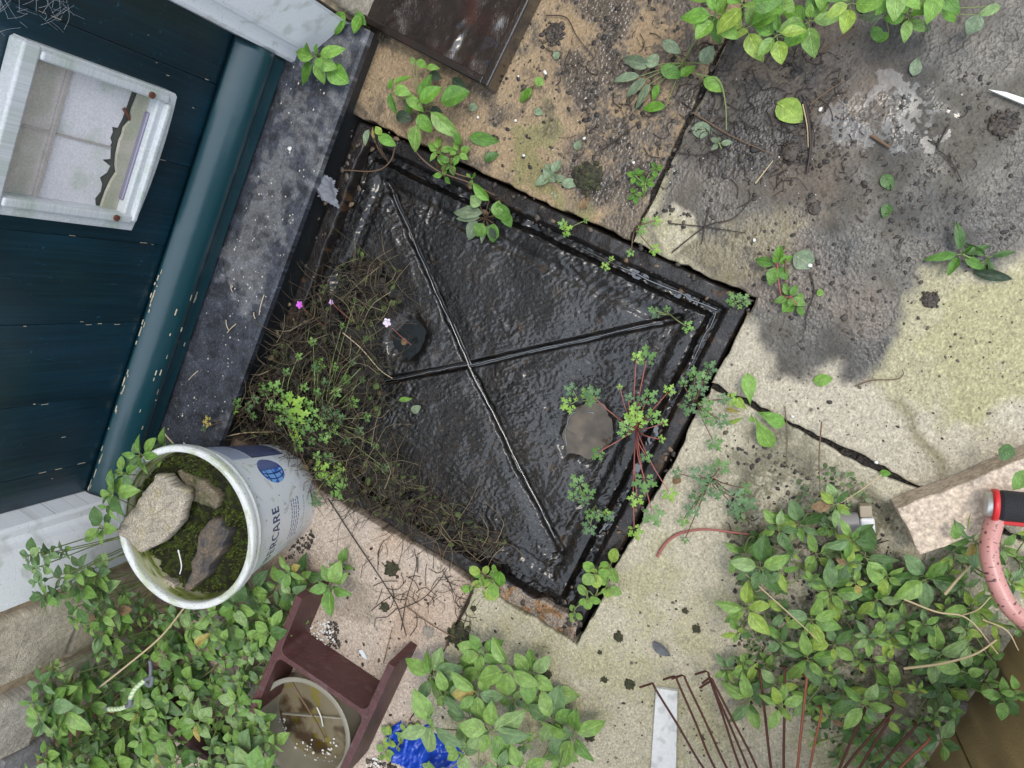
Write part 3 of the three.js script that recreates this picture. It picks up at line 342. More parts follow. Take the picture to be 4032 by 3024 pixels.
// ---------------------------------------------------------------- shallow dark tray on the tan slab
{
  const rustTray = new THREE.MeshPhysicalMaterial({ color: lin(0.25, 0.19, 0.18), roughness: 0.3, clearcoat: 1, clearcoatRoughness: 0.1, bumpMap: crumple, bumpScale: 0.0006, map: tex(512, 512, (u, v) => { const red = sm(-0.05, 0.5, fbm(u * 9 + 3, v * 9, 5)) * sm(0.3, 0.55, u) * sm(0.98, 0.75, u), d = 0.2 + 0.09 * fbm(u * 14, v * 14, 5) + 0.04 * noise(u * 120, v * 120), sp = sm(0.9, 0.98, noise(u * 200, v * 200)) * 0.25; return [d * 1.1 + red * 0.16 + sp, d * 0.88 + sp, d * 0.84 + sp]; }, true) });
  const tray = thing('metal_tray', 'shallow dark red-brown metal tray with raised rim, wet', 'tray', V(-0.128, 0, -0.396)); tray.rotation.y = -0.07;
  const W = 0.34, D = 0.5; const uvIt = (g) => { const p = g.attributes.position, a = new Float32Array(p.count * 2); for (let i = 0; i < p.count; i++) { a[2 * i] = p.getX(i) / W + 1; a[2 * i + 1] = p.getZ(i) / D + 1 + p.getY(i) * 3; } g.setAttribute('uv', new THREE.BufferAttribute(a, 2)); return g; };
  const fl = field(-W + 0.006, -0.006, -D + 0.006, -0.006, 0.004, (x, z) => 0.02 + 0.006 * fbm(x * 25, z * 25, 5) + 0.004 * sm(0.1, 0.5, fbm(x * 60, z * 24, 3)) * sm(0.04, 0.01, Math.abs(x + 0.075)), () => true); part('base', uvIt(fl), rustTray, tray);
  part('rim', uvIt(box(-0.013, 0, 0.0, 0.038, -D, 0, 0.003)), rustTray, tray); part('rim', uvIt(box(-W, -0.0132, 0.0, 0.033, -0.012, 0, 0.003)), rustTray, tray); part('rim', uvIt(box(-W, -W + 0.012, 0, 0.033, -D, -0.0122, 0.003)), rustTray, tray);
}
// ---------------------------------------------------------------- steel beam off-cut, standing on its end
const primer = new THREE.MeshPhysicalMaterial({ color: lin(0.8, 0.62, 0.62), roughness: 0.5, bumpMap: grainBump, bumpScale: 0.0015, map: tex(512, 512, (u, v) => { const w = sm(0.3, 0.55, fbm(u * 10, v * 16, 4)), d = 0.34 + 0.05 * fbm(u * 30, v * 30, 3) + 0.05 * noise(u * 200, v * 200); return [d * 1.08 + 0.05 * w, d * 0.76 + 0.09 * w, d * 0.76 + 0.09 * w]; }, true, [5, 5]) });
{
  const beam = thing('steel_beam', 'short red-brown steel beam off-cut standing on end', 'beam', V(0, 0, 0));
  const s = new THREE.Shape(), xl = -0.083, xr = 0.112, t = 0.0125, z0 = 0.424, z1 = 0.655, w = 0.0045, zc = 0.533, f = 0.014; // flanges run along z, the web along x
  s.moveTo(xl, z0); s.lineTo(xl + t, z0); s.lineTo(xl + t, zc - w - f); s.quadraticCurveTo(xl + t, zc - w, xl + t + f, zc - w); s.lineTo(xr - t - f, zc - w); s.quadraticCurveTo(xr - t, zc - w, xr - t, zc - w - f); s.lineTo(xr - t, z0 + 0.01); s.lineTo(xr, z0 + 0.01); s.lineTo(xr, z1); s.lineTo(xr - t, z1); s.lineTo(xr - t, zc + w + f); s.quadraticCurveTo(xr - t, zc + w, xr - t - f, zc + w); s.lineTo(xl + t + f, zc + w); s.quadraticCurveTo(xl + t, zc + w, xl + t, zc + w + f); s.lineTo(xl + t, z1); s.lineTo(xl, z1);
  let g = extrudeUp(s, 0.08, 0.0008, 0.0005); const p = g.attributes.position, uv = new Float32Array(p.count * 2); for (let i = 0; i < p.count; i++) { uv[2 * i] = p.getX(i) + p.getY(i) * 0.7; uv[2 * i + 1] = p.getZ(i) + p.getY(i); } g.setAttribute('uv', new THREE.BufferAttribute(uv, 2)); const m = part('section', g, primer, beam);
  const bm = at(720, 2840, 0.03); const b2 = thing('steel_angle', 'dark rusty steel bar half buried in the leafy weeds', 'steel bar', bm); const bar = part('leg', box(-0.09, 0.09, -0.03, 0.03, -0.006, 0.006, 0.001), primer, b2); const bar2 = part('leg', box(-0.09, 0.09, -0.03, -0.02, 0.0062, 0.05, 0.001), primer, b2); b2.rotation.y = -0.05;
}
{ // clear plastic tub in the bay of the beam
  const clear = new THREE.MeshPhysicalMaterial({ color: lin(0.62, 0.6, 0.5), roughness: 0.25, transmission: 0.6, thickness: 0, ior: 1.45 });
  const tub = thing('plastic_tub', 'round clear plastic tub lying against the beam', 'tub', V(0.008, 0.001, 0.648));
  part('wall', new THREE.LatheGeometry([[0.083, 0.002], [0.085, 0.012], [0.0872, 0.05], [0.0905, 0.053], [0.0905, 0.056], [0.083, 0.056], [0.0825, 0.05], [0.081, 0.014], [0.079, 0.006]].map(([a, b]) => new THREE.Vector2(a, b)), 56), clear, tub);
  const floor = new THREE.CircleGeometry(0.08, 40); floor.rotateX(-Math.PI / 2); floor.translate(0, 0.006, 0); part('bottom', floor, new THREE.MeshPhysicalMaterial({ color: lin(0.22, 0.2, 0.155), roughness: 0.25, map: tex(256, 256, (u, v) => { const a = sm(-0.1, 0.5, fbm(u * 6, v * 6, 4)), b = sm(0.2, 0.45, fbm(u * 11 + 8, v * 11, 3)); return [0.95 - 0.4 * a, 0.92 - 0.45 * a, 0.85 - 0.45 * a - 0.3 * b]; }, true) }), tub);
  part('rib', box(-0.07, 0.07, 0.006, 0.012, -0.0015, 0.0015, 0.0007), clear, tub).rotation.y = 0.55;
}
// ---------------------------------------------------------------- bucket
{
  const B = V(-0.229, 0, 0.342), bucket = thing('bucket', 'white plastic paint bucket filled with rocks and moss', 'bucket', B);
  const cv = document.createElement('canvas'); cv.width = 2048; cv.height = 512; const c = cv.getContext('2d'); // unrolled: x to the right as read, y from rim (0) to foot
  const r = rng(21); c.fillStyle = '#dfe3e8'; c.fillRect(0, 0, 2048, 512);
  const X = (az) => 1024 - (az + 47) * 2048 / 360, Y = (h) => 512 - h / 0.206 * 512;
  c.fillStyle = '#17295e'; c.font = 'bold 72px sans-serif'; c.textBaseline = 'alphabetic';
  { const word = 'TIMBERCARE', x0 = X(36), x1 = X(-37); c.save(); c.translate(x0, Y(0.124)); const w = c.measureText(word).width; c.scale((x1 - x0) / w, 1); c.fillText(word, 0, 0); c.restore(); }
  c.fillStyle = '#8a94a6'; c.font = '32px sans-serif'; c.fillText('5L e', X(-27), Y(0.1));
  c.fillStyle = '#4a5a8c'; c.font = '15px sans-serif'; for (let k = 0; k < 4; k++) for (let x = X(2); x < X(-36); ) { const w = rr(r, 6, 24); c.fillRect(x, Y(0.086 - k * 0.007), w, 7); x += w + 5; }
  c.fillStyle = '#8fb4cf'; for (let x = X(0); x < X(-34);) { const w = rr(r, 8, 20); c.fillRect(x, Y(0.046), w, 8); x += w + 6; }
  c.fillStyle = '#9aa3b5'; for (let k = 0; k < 5; k++) for (let x = X(-78); x < X(-92);) { const w = rr(r, 5, 15); c.fillRect(x, Y(0.066 - k * 0.004), w, 4); x += w + 4; }
  { const gx = X(-68), gy = Y(0.1), rx = 74, ry = 76; c.save(); c.beginPath(); c.ellipse(gx, gy, rx, ry, 0, 0, 7); c.clip(); c.fillStyle = '#2f63c8'; c.fillRect(gx - 90, gy - 90, 180, 180); c.fillStyle = '#7fb2ee'; for (const [a, b, q, s] of [[-40, -30, 34, 26], [-8, -48, 30, 16], [-50, 20, 26, 30], [2, -4, 24, 20], [-20, 48, 34, 18]]) { c.beginPath(); c.ellipse(gx + a, gy + b, q, s, 0.4, 0, 7); c.fill(); }
    c.strokeStyle = '#14256a'; c.lineWidth = 6; for (const q of [-44, 0, 44]) { c.beginPath(); c.moveTo(gx - 80, gy + q); c.lineTo(gx + 80, gy + q); c.stroke(); } for (const q of [20, 50]) { c.beginPath(); c.ellipse(gx, gy, q, ry, 0, 0, 7); c.stroke(); } c.fillStyle = '#17297a'; c.fillRect(gx + 6, gy - 90, 90, 180); c.fillStyle = '#c9d2e8'; for (let k = 0; k < 9; k++) for (let x = gx + 12; x < gx + 70;) { const w = rr(r, 4, 12); c.fillRect(x, gy - 62 + k * 14, w, 5); x += w + 4; } c.restore(); }
  { const x0 = X(-85), x1 = X(-122); c.fillStyle = '#27305c'; c.fillRect(x0, Y(0.118), x1 - x0, Y(0.03) - Y(0.118)); c.fillStyle = '#8d97b8'; for (let k = 0; k < 15; k++) for (let x = x0 + 10; x < x1 - 12;) { const w = rr(r, 5, 18); c.fillRect(x, Y(0.115) + k * 14.5, Math.min(w, x1 - 12 - x), 5); x += w + 4; } c.fillStyle = '#aab2c8'; c.fillRect(x0, Y(0.165), x1 - x0, Y(0.121) - Y(0.165)); c.fillStyle = '#6f7ba2'; for (let k = 0; k < 8; k++) for (let x = x0 + 10; x < x1 - 12;) { const w = rr(r, 5, 18); c.fillRect(x, Y(0.162) + k * 14, w, 4); x += w + 4; } }
  for (let i = 0; i < 500; i++) { c.fillStyle = ['rgba(120,110,90,0.35)', 'rgba(60,60,55,0.5)', 'rgba(170,160,135,0.4)'][i % 3]; const s = rr(r, 1, 3.4); c.beginPath(); c.ellipse(r() * 2048, r() * 512, s, s * rr(r, 0.6, 2), 0, 0, 7); c.fill(); }
  for (let i = 0; i < 260; i++) { c.strokeStyle = ['rgba(120,110,90,0.3)', 'rgba(245,245,240,0.5)', 'rgba(90,80,60,0.35)'][i % 3]; c.lineWidth = rr(r, 0.6, 2); const x = r() * 2048, y = r() * 512; c.beginPath(); c.moveTo(x, y); c.lineTo(x + rr(r, -60, 60), y + rr(r, -16, 16)); c.stroke(); }
  for (let i = 0; i < 420; i++) { c.fillStyle = 'rgba(70,55,38,' + rr(r, 0.2, 0.6).toFixed(2) + ')'; const s = rr(r, 1, 5), y = 512 - 190 * Math.pow(r(), 2.4); c.beginPath(); c.ellipse(r() * 2048, y, s, s * rr(r, 0.5, 1.5), 0, 0, 7); c.fill(); }
  for (let i = 0; i < 70; i++) { c.fillStyle = 'rgba(150,140,110,0.22)'; c.beginPath(); c.ellipse(r() * 2048, r() * 512, rr(r, 8, 40), rr(r, 4, 14), r() * 3, 0, 7); c.fill(); }
  const ct = new THREE.CanvasTexture(cv); ct.colorSpace = THREE.SRGBColorSpace; ct.wrapS = THREE.RepeatWrapping;
  const RB = 0.086, RT = 0.1125;
  const shell = (r0, r1, h0, h1, n = 96) => { const pos = [], uv = [], idx = []; for (let i = 0; i <= n; i++) { const u = i / n, az = (-(u - 0.5) * 360 - 47) * Math.PI / 180; for (const [rad, h] of [[r0, h0], [r1, h1]]) { pos.push(rad * Math.cos(az), h, rad * Math.sin(az)); uv.push(u, 0); uv[uv.length - 1] = h / 0.206; } } for (let i = 0; i < n; i++) { const a = 2 * i; idx.push(a, a + 2, a + 1, a + 1, a + 2, a + 3); } const g = new THREE.BufferGeometry(); g.setAttribute('position', new THREE.Float32BufferAttribute(pos, 3)); g.setAttribute('uv', new THREE.Float32BufferAttribute(uv, 2)); g.setIndex(idx); g.computeVertexNormals(); return g; };
  const printed = new THREE.MeshPhysicalMaterial({ map: ct, roughness: 0.36, clearcoat: 0.2, clearcoatRoughness: 0.3 }); part('side', shell(RB, RT, 0.0, 0.188), printed, bucket);
  const milk = new THREE.MeshPhysicalMaterial({ color: lin(0.74, 0.76, 0.75), roughness: 0.42, bumpMap: grainBump, bumpScale: 0.0006, map: tex(512, 256, (u, v) => { const d = sm(-0.05, 0.45, fbm(u * 14, v * 8, 4)), s = sm(0.5, 0.8, noise(u * 150, v * 70)) * 0.3; return [1 - 0.13 * d - s * 0.6, 1 - 0.11 * d - s * 0.6, 1 - 0.2 * d - s * 0.6]; }, true, [2, 1]) });
  const inner = new THREE.MeshPhysicalMaterial({ color: lin(0.6, 0.6, 0.5), roughness: 0.5, map: tex(512, 256, (u, v) => { const d = sm(-0.25, 0.35, fbm(u * 18, v * 9, 4)), s = sm(0.25, 0.7, noise(u * 140, v * 60)); return [0.95 - 0.35 * d - 0.3 * s * d, 0.95 - 0.3 * d - 0.28 * s * d, 0.85 - 0.5 * d - 0.2 * s * d]; }, true, [1, 1]) });
  const lathe = (l) => new THREE.LatheGeometry(l.map(([a, b]) => new THREE.Vector2(a, b)), 96);
  part('rim', lathe([[0.1126, 0.1868], [0.1182, 0.1875], [0.1192, 0.19], [0.1182, 0.1935], [0.1165, 0.1945], [0.1165, 0.197], [0.1192, 0.198], [0.1212, 0.2005], [0.1212, 0.207], [0.1202, 0.21], [0.1178, 0.2108], [0.1125, 0.21], [0.1108, 0.207], [0.1108, 0.202]]), milk, bucket);
  part('inside', lathe([[0.1108, 0.2022], [0.1075, 0.17], [0.104, 0.13]]), inner, bucket); part('base', lathe([[0.001, 0.0008], [RB, 0.0008]]), milk, bucket);
  const mossMat = new THREE.MeshStandardMaterial({ color: lin(0.5, 0.5, 0.4), roughness: 1, bumpMap: grainBump, bumpScale: 0.006, map: tex(256, 256, (u, v) => { const a = sm(-0.3, 0.4, fbm(u * 9, v * 9, 4)), b = sm(0.2, 0.6, fbm(u * 16 + 5, v * 16, 3)); const f = 0.75 + 0.25 * noise(u * 120, v * 120); return [(0.26 + 0.2 * a + 0.2 * b) * f, (0.27 + 0.28 * a + 0.15 * b) * f, 0.12 * f + 0.06 * b]; }, true, [6, 6]) });
  const disc = field(-0.109, 0.109, -0.109, 0.109, 0.0025, (x, z) => 0.178 + 0.012 * fbm(x * 24, z * 24, 3) + 0.006 * noise(x * 120, z * 120) + 0.003 * noise(x * 330, z * 330), (x, z) => Math.hypot(x, z) < 0.1065); planarUV(disc, 3); disc.translate(B.x, 0, B.z);
  single('moss_bed', disc, mossMat, 'dark green moss and soil filling the bucket', 'moss', null, 'stuff');
  { const tf = [], cols = [lin(0.07, 0.11, 0.015), lin(0.13, 0.17, 0.025), lin(0.045, 0.065, 0.014)], r3 = rng(404); for (let i = 0; i < 2600; i++) { const a = r3() * 6.283, q = Math.sqrt(r3()) * 0.102, x = q * Math.cos(a), z = q * Math.sin(a); if (fbm(x * 26 + 4, z * 26, 3) < -0.08) continue; const h = new THREE.ConeGeometry(0.0011, rr(r3, 0.003, 0.007), 3, 1, true); h.rotateX(rr(r3, -0.7, 0.7)); h.rotateZ(rr(r3, -0.7, 0.7)); h.translate(B.x + x, 0.181 + 0.012 * fbm(x * 24, z * 24, 3) + 0.006 * noise(x * 120, z * 120), B.z + z); tf.push(tint(h, cols[i % 3])); }
    single('moss_fronds', mergeGeometries(tf), new THREE.MeshStandardMaterial({ vertexColors: true, roughness: 1 }), 'bright green moss fronds between rocks in the bucket', 'moss', null, 'stuff'); }
  // rocks lying in the bucket
  const rockTex = (a, b, c2) => tex(256, 256, (u, v) => { const t = sm(-0.3, 0.5, fbm(u * 6, v * 6, 4)), y = sm(0.15, 0.5, fbm(u * 4 + 9, v * 4 + 3, 3)), s = 0.84 + 0.14 * noise(u * 90, v * 90) + 0.14 * noise(u * 45, v * 45); return [0, 1, 2].map((q) => s2(mix(mix(a[q], b[q], t), c2[q], y * 0.6)) * s); }, true, [8, 8]);
  const rockA = new THREE.MeshStandardMaterial({ map: rockTex([0.64, 0.56, 0.44], [0.54, 0.48, 0.38], [0.6, 0.52, 0.3]), roughness: 0.92, bumpMap: grainBump, bumpScale: 0.004 }), rockB = new THREE.MeshStandardMaterial({ map: rockTex([0.2, 0.16, 0.12], [0.1, 0.095, 0.1], [0.3, 0.22, 0.14]), roughness: 0.7, bumpMap: grainBump, bumpScale: 0.004 }), rockC = new THREE.MeshStandardMaterial({ map: rockTex([0.28, 0.23, 0.15], [0.13, 0.14, 0.06], [0.32, 0.26, 0.2]), roughness: 0.9, bumpMap: grainBump, bumpScale: 0.005 });
  const rock = (outline, h, thick, mat, label, seed, tiltx = 0, tiltz = 0) => { const pts = outline.map(([a, b]) => at(a, b, h)), m = pts.reduce((s, q) => s.add(q), V(0, 0, 0)).divideScalar(pts.length); const s = new THREE.Shape(pts.map((q) => new THREE.Vector2(q.x - m.x, q.z - m.z)));
    const n = 34, R = 0.11, g = field(-R, R, -R, R, 0.0032, () => 0, () => true); g.dispose(); // a slab of broken stone: rounded edge, uneven top
    const poly = s.getPoints(), pos = [], idx = [], rings = 9, K = 72; const edge = []; for (let k = 0; k < K; k++) { const a = k / K * Math.PI * 2, dx = Math.cos(a), dz = Math.sin(a); let best = 0.03; for (let i = 0; i < poly.length; i++) { const p = poly[i], q = poly[(i + 1) % poly.length], ex2 = q.x - p.x, ez2 = q.y - p.y, det = dx * ez2 - dz * ex2; if (Math.abs(det) < 1e-9) continue; const t = (p.x * ez2 - p.y * ex2) / det, u = (p.x * dz - p.y * dx) / det; if (t > 0 && u >= 0 && u <= 1) best = t; } edge.push(best * (1 + 0.03 * noise(k * 0.9, seed) + 0.02 * noise(k * 2.3, seed + 4))); }
    const prof = [[0, 1], [0.3, 1], [0.6, 1], [0.82, 1], [0.95, 0.97], [0.99, 0.85], [1, 0.4], [0.97, -0.4], [0.8, -0.9], [0, -1]]; prof.forEach(([f, y]) => { for (let k = 0; k < K; k++) { const a = k / K * Math.PI * 2, q = edge[k] * f, x = Math.cos(a) * q, z = Math.sin(a) * q, e = y > 0 ? 0.006 * fbm(x * 30 + seed, z * 30, 3) + 0.002 * noise(x * 160, z * 160) : 0; pos.push(x, y * thick / 2 + e + x * tiltx + z * tiltz, z); } });
    for (let i = 0; i < prof.length - 1; i++) for (let k = 0; k < K; k++) { const a = i * K + k, b = i * K + (k + 1) % K, c3 = a + K, d = b + K; idx.push(a, b, c3, b, d, c3); } const gg = new THREE.BufferGeometry(); gg.setAttribute('position', new THREE.Float32BufferAttribute(pos, 3)); gg.setIndex(idx); planarUV(gg, 2); gg.computeVertexNormals(); gg.translate(m.x, h - thick / 2, m.z); return single('rock', gg, mat, label, 'rock', 'rocks in the bucket'); };
  rock([[606, 1868], [640, 1872], [672, 1912], [708, 1926], [729, 1958], [716, 2010], [704, 2062], [664, 2110], [628, 2146], [596, 2152], [560, 2172], [520, 2150], [498, 2118], [452, 2100], [470, 2062], [512, 2010], [545, 1950], [580, 1905]], 0.214, 0.03, rockA, 'flat pale buff rock on top inside the bucket', 3, 0.05, 0.05);
  rock([[808, 2052], [848, 2046], [862, 2080], [906, 2086], [884, 2130], [872, 2180], [836, 2216], [826, 2262], [776, 2300], [738, 2336], [712, 2284], [752, 2262], [748, 2216], [770, 2170], [766, 2110]], 0.2, 0.035, rockB, 'dark jagged rock on the lower side inside the bucket', 11, 0.22, 0.1);
  rock([[690, 1850], [800, 1890], [870, 1950], [850, 2010], [760, 1980], [700, 1930]], 0.188, 0.03, rockC, 'mossy brown rock at the back inside the bucket', 17, 0.08, -0.1);
  rock([[590, 2260], [680, 2290], [690, 2330], [620, 2320]], 0.189, 0.02, rockA, 'small buff stone at the lower rim in bucket', 29);
  rock([[480, 1920], [540, 1920], [500, 1990], [470, 2010]], 0.193, 0.02, rockC, 'mossy stone half under the pale rock in bucket', 31);
  const quill = tube([at(702, 2165, 0.196), at(715, 2230, 0.197), at(708, 2260, 0.195)], 0.0012, 8, 5, 0.0008); single('white_stalk', quill, new THREE.MeshStandardMaterial({ color: lin(0.8, 0.8, 0.78), roughness: 0.5 }), 'thin white stalk lying on the moss in the bucket', 'stalk');
}
// ---------------------------------------------------------------- leaves and plants
const leafTex = tex(256, 128, (u, v) => { const y = Math.abs(v - 0.5) * 2, mid = sm(0.1, 0.0, y), ve = Math.abs(((u * 5 - y * 1.5) % 1 + 1) % 1 - 0.5) * 2, vein = sm(0.16, 0.0, ve) * (1 - y) * 0.5 + sm(0.05, 0, Math.abs(y - 0.42 * Math.sin(Math.min(1, u * 1.02) * 3.1))) * 0.5; const b = 0.86 + 0.16 * fbm(u * 10, v * 6, 3) + 0.05 * noise(u * 70, v * 35); return [b + 0.16 * mid - 0.1 * vein, b + 0.1 * mid - 0.09 * vein, b + 0.12 * mid - 0.08 * vein]; }, true);
const leafBump = tex(256, 128, (u, v) => { const y = Math.abs(v - 0.5) * 2, mid = sm(0.12, 0.0, y), ve = Math.abs(((u * 5 - y * 1.5) % 1 + 1) % 1 - 0.5) * 2; return grey(0.7 - 0.45 * mid - 0.3 * sm(0.2, 0, ve) * (1 - y * 0.6) + 0.1 * noise(u * 60, v * 30)); }, false);
const leafMat = (r, g, b, ro = 0.42) => new THREE.MeshPhysicalMaterial({ color: lin(r, g, b), map: leafTex, bumpMap: leafBump, bumpScale: 0.0011, roughness: ro, ior: 1.45, side: THREE.DoubleSide });
const GREENS = [leafMat(0.19, 0.37, 0.075, 0.36), leafMat(0.27, 0.46, 0.105, 0.38), leafMat(0.1, 0.21, 0.055, 0.32), leafMat(0.3, 0.46, 0.17), leafMat(0.36, 0.53, 0.09), leafMat(0.2, 0.34, 0.14, 0.45)];
const BRIGHT = [leafMat(0.18, 0.4, 0.05), leafMat(0.25, 0.47, 0.08), leafMat(0.13, 0.3, 0.045)];
const PALE = [leafMat(0.3, 0.4, 0.24, 0.55), leafMat(0.25, 0.33, 0.2, 0.5)];
const YELLOW = leafMat(0.5, 0.42, 0.12), BROWNLEAF = leafMat(0.3, 0.2, 0.1, 0.7), GREYLEAF = leafMat(0.17, 0.18, 0.2, 0.6), DARKLEAF = leafMat(0.05, 0.085, 0.045, 0.3);
const HERB = [leafMat(0.13, 0.27, 0.07), leafMat(0.18, 0.36, 0.075), leafMat(0.11, 0.22, 0.085), leafMat(0.26, 0.46, 0.07)];
function leafGeo(seed, wpow, fold, droop, tipPow, twist = 0) { // length 1 along x, width 1 along z
  const nx = 7, nz = 4, pos = [], uv = [], idx = [];
  for (let i = 0; i <= nx; i++) { const t = i / nx, half = 0.5 * Math.pow(Math.sin(Math.PI * Math.pow(t, wpow)), tipPow) * (t > 0.999 || t < 0.001 ? 0 : 1);
    for (let j = 0; j <= nz; j++) { const s = j / nz * 2 - 1, z = half * s * (1 + 0.06 * noise(t * 5 + seed, s)), y = fold * Math.abs(s) * half - droop * t * t + 0.03 * noise(t * 3 + seed, s * 1.4 + seed) - 0.06 * half * s * s + twist * s * t * half; pos.push(t, y, z); uv.push(t, 0.5 + s * 0.5); } }
  for (let i = 0; i < nx; i++) for (let j = 0; j < nz; j++) { const a = i * (nz + 1) + j, b = a + 1, c = a + nz + 1, d = c + 1; idx.push(a, b, c, b, d, c); }
  const g = new THREE.BufferGeometry(); g.setAttribute('position', new THREE.Float32BufferAttribute(pos, 3)); g.setAttribute('uv', new THREE.Float32BufferAttribute(uv, 2)); g.setIndex(idx); g.computeVertexNormals(); return g; }
const OVATE = [leafGeo(1, 0.8, 0.25, 0.12, 0.85), leafGeo(2, 0.78, 0.15, 0.22, 0.9), leafGeo(3, 0.85, 0.35, 0.05, 0.8), leafGeo(4, 0.75, 0.2, 0.3, 0.95, 0.3), leafGeo(5, 0.82, 0.1, 0.18, 0.85, -0.3), leafGeo(6, 0.8, 0.3, 0.26, 1.0)];
const ROUND = [leafGeo(8, 0.95, 0.1, 0.08, 0.55), leafGeo(9, 0.9, 0.2, 0.12, 0.6)];
const SPAT = [leafGeo(11, 1.9, 0.2, 0.1, 0.8), leafGeo(12, 2.2, 0.15, 0.05, 0.85)];
function lobed(seed) { // a cut leaf: leaflets with blunt teeth
  const gs = []; const r = rng(seed);
  for (const [a, l] of [[0, 1], [0.95, 0.82], [-0.95, 0.82], [2.0, 0.5], [-2.0, 0.5]]) { const half = [[0.12, 0.02], [0.28, 0.1], [0.36, 0.3], [0.5, 0.27], [0.5, 0.15], [0.62, 0.14], [0.7, 0.27], [0.82, 0.2], [0.82, 0.09], [1, 0.03]]; const s = new THREE.Shape(); s.moveTo(0.06, 0); half.forEach(([x, y]) => s.lineTo(x * (0.96 + 0.08 * r()), y * (0.9 + 0.2 * r()))); [...half].reverse().forEach(([x, y]) => s.lineTo(x * (0.96 + 0.08 * r()), -y * (0.9 + 0.2 * r()))); const g = new THREE.ShapeGeometry(s); g.rotateX(Math.PI / 2); g.scale(l * 0.62, 1, l * 0.62); const p = g.attributes.position; for (let i = 0; i < p.count; i++) p.setY(i, 0.14 * Math.abs(p.getZ(i)) - 0.22 * p.getX(i) * p.getX(i)); g.rotateY(-a); g.translate(0.04 * Math.cos(a), 0, 0.04 * Math.sin(a)); gs.push(g); }
  const g = mergeGeometries(gs); const p = g.attributes.position, u = g.attributes.uv; for (let i = 0; i < p.count; i++) u.setXY(i, 0.5 + p.getX(i) * 0.5, 0.5 + p.getZ(i) * 0.3 + 0.02); g.computeVertexNormals(); return g; }
const LOBED = [lobed(1), lobed(2), lobed(3)];
const stemGreen = new THREE.MeshStandardMaterial({ color: lin(0.2, 0.25, 0.09), roughness: 0.6 }), stemRed = new THREE.MeshStandardMaterial({ color: lin(0.36, 0.12, 0.1), roughness: 0.55 }), stemBrown = new THREE.MeshStandardMaterial({ color: lin(0.16, 0.1, 0.06), roughness: 0.8 }), stemTan = new THREE.MeshStandardMaterial({ color: lin(0.5, 0.4, 0.24), roughness: 0.8 }), stemDark = new THREE.MeshStandardMaterial({ color: lin(0.04, 0.028, 0.022), roughness: 0.6 });
const metres = (p) => p.clone().sub(CAM).dot(FWD) / F; // size of one photograph pixel at a point
const pick = (r, a) => a[Math.floor(r() * a.length)];
const qa = new THREE.Quaternion(), mx = new THREE.Matrix4();
function setLeaf(m, a, b, w, roll) { // blade from a to b
  const x = b.clone().sub(a), L = x.length(); x.normalize(); let z = x.clone().cross(V(0, 1, 0)); if (z.lengthSq() < 1e-6) z = V(0, 0, 1); z.normalize(); const y = z.clone().cross(x); mx.makeBasis(x, y, z); m.quaternion.setFromRotationMatrix(mx); m.rotateX(roll); m.position.copy(a); m.scale.set(L, L, w); }
function addLeaf(parent, o, a, b, w, geo, mat, roll = 0, name = 'leaf') { const m = part(name, geo, mat, parent); setLeaf(m, a.clone().sub(o), b.clone().sub(o), w, roll); return m; }
function clear(px, py, h) { let p = at(px, py, h); while ((p.x < -0.335 || p.x > 0.785) && h < 0.7) { h += 0.01; p = at(px, py, h); } return p; }
function clump(name, label, rosettes, opt = {}) { // a weed: stems from one root, each ending in a whorl of leaves
  const r = rng(opt.seed ?? rosettes[0][0] * 13 + rosettes[0][1]), mats = opt.mats ?? GREENS, geos = opt.geos ?? OVATE, asp = opt.asp ?? [0.52, 0.7];
  const tips = rosettes.map(([px, py, h, L, n]) => { const p = clear(px, py, h); return { p, L: L * metres(p), n }; });
  const root = tips.reduce((s, t) => s.add(t.p), V(0, 0, 0)).divideScalar(tips.length); root.y = opt.rootY ?? 0; if (opt.root) root.copy(at(opt.root[0], opt.root[1], opt.rootY ?? 0)); root.x = Math.min(0.79, Math.max(-0.33, root.x));
  const o = thing(name, label, opt.cat ?? 'weed', root, opt.group ?? 'leafy weeds growing in the yard'), stems = [];
  for (const t of tips) {
    const mid = root.clone().lerp(t.p, 0.55); mid.y = Math.max(0.004, t.p.y * 0.45) + rr(r, 0, 0.008); mid.x += rr(r, -0.01, 0.01); mid.z += rr(r, -0.01, 0.01);
    const c = new THREE.CatmullRomCurve3([root.clone().sub(root), mid.clone().sub(root), t.p.clone().sub(root)]); part('stem', tube(c.points, 0.0013, 7, 5, 0.0008), opt.stem ?? stemGreen, o);
    const a0 = r() * 6.28; for (let i = 0; i < t.n; i++) { const f = i / t.n, az = a0 + i * 2.4, young = f > 0.72, len = t.L * (young ? rr(r, 0.45, 0.65) : rr(r, 0.75, 1.1)), el = young ? rr(r, 0.5, 0.9) : rr(r, -0.12, 0.42); const st = t.p.clone().add(V(0, -f * 0 - (1 - f) * 0.012, 0)); const dir = V(Math.cos(az) * Math.cos(el), Math.sin(el), Math.sin(az) * Math.cos(el)); const a = st.clone().addScaledVector(dir, 0.16 * len); const b = a.clone().addScaledVector(dir, len); if (b.y < 0.003) b.y = 0.003; if (b.x < -0.35) b.x = -0.35; if (b.x > 0.795) b.x = 0.795;
      const pet = tube([st.clone().sub(root), a.clone().sub(root)], 0.0007, 1, 4); stems.push(pet); let mat = pick(r, mats); if (opt.odd && r() < opt.odd) mat = r() < 0.6 ? YELLOW : BROWNLEAF; addLeaf(o, root, a, b, len * rr(r, asp[0], asp[1]), pick(r, geos), mat, rr(r, -0.35, 0.35)); }
  }
  if (stems.length) part('petioles', mergeGeometries(stems), opt.stem ?? stemGreen, o).userData.kind = 'stuff'; return o;
}
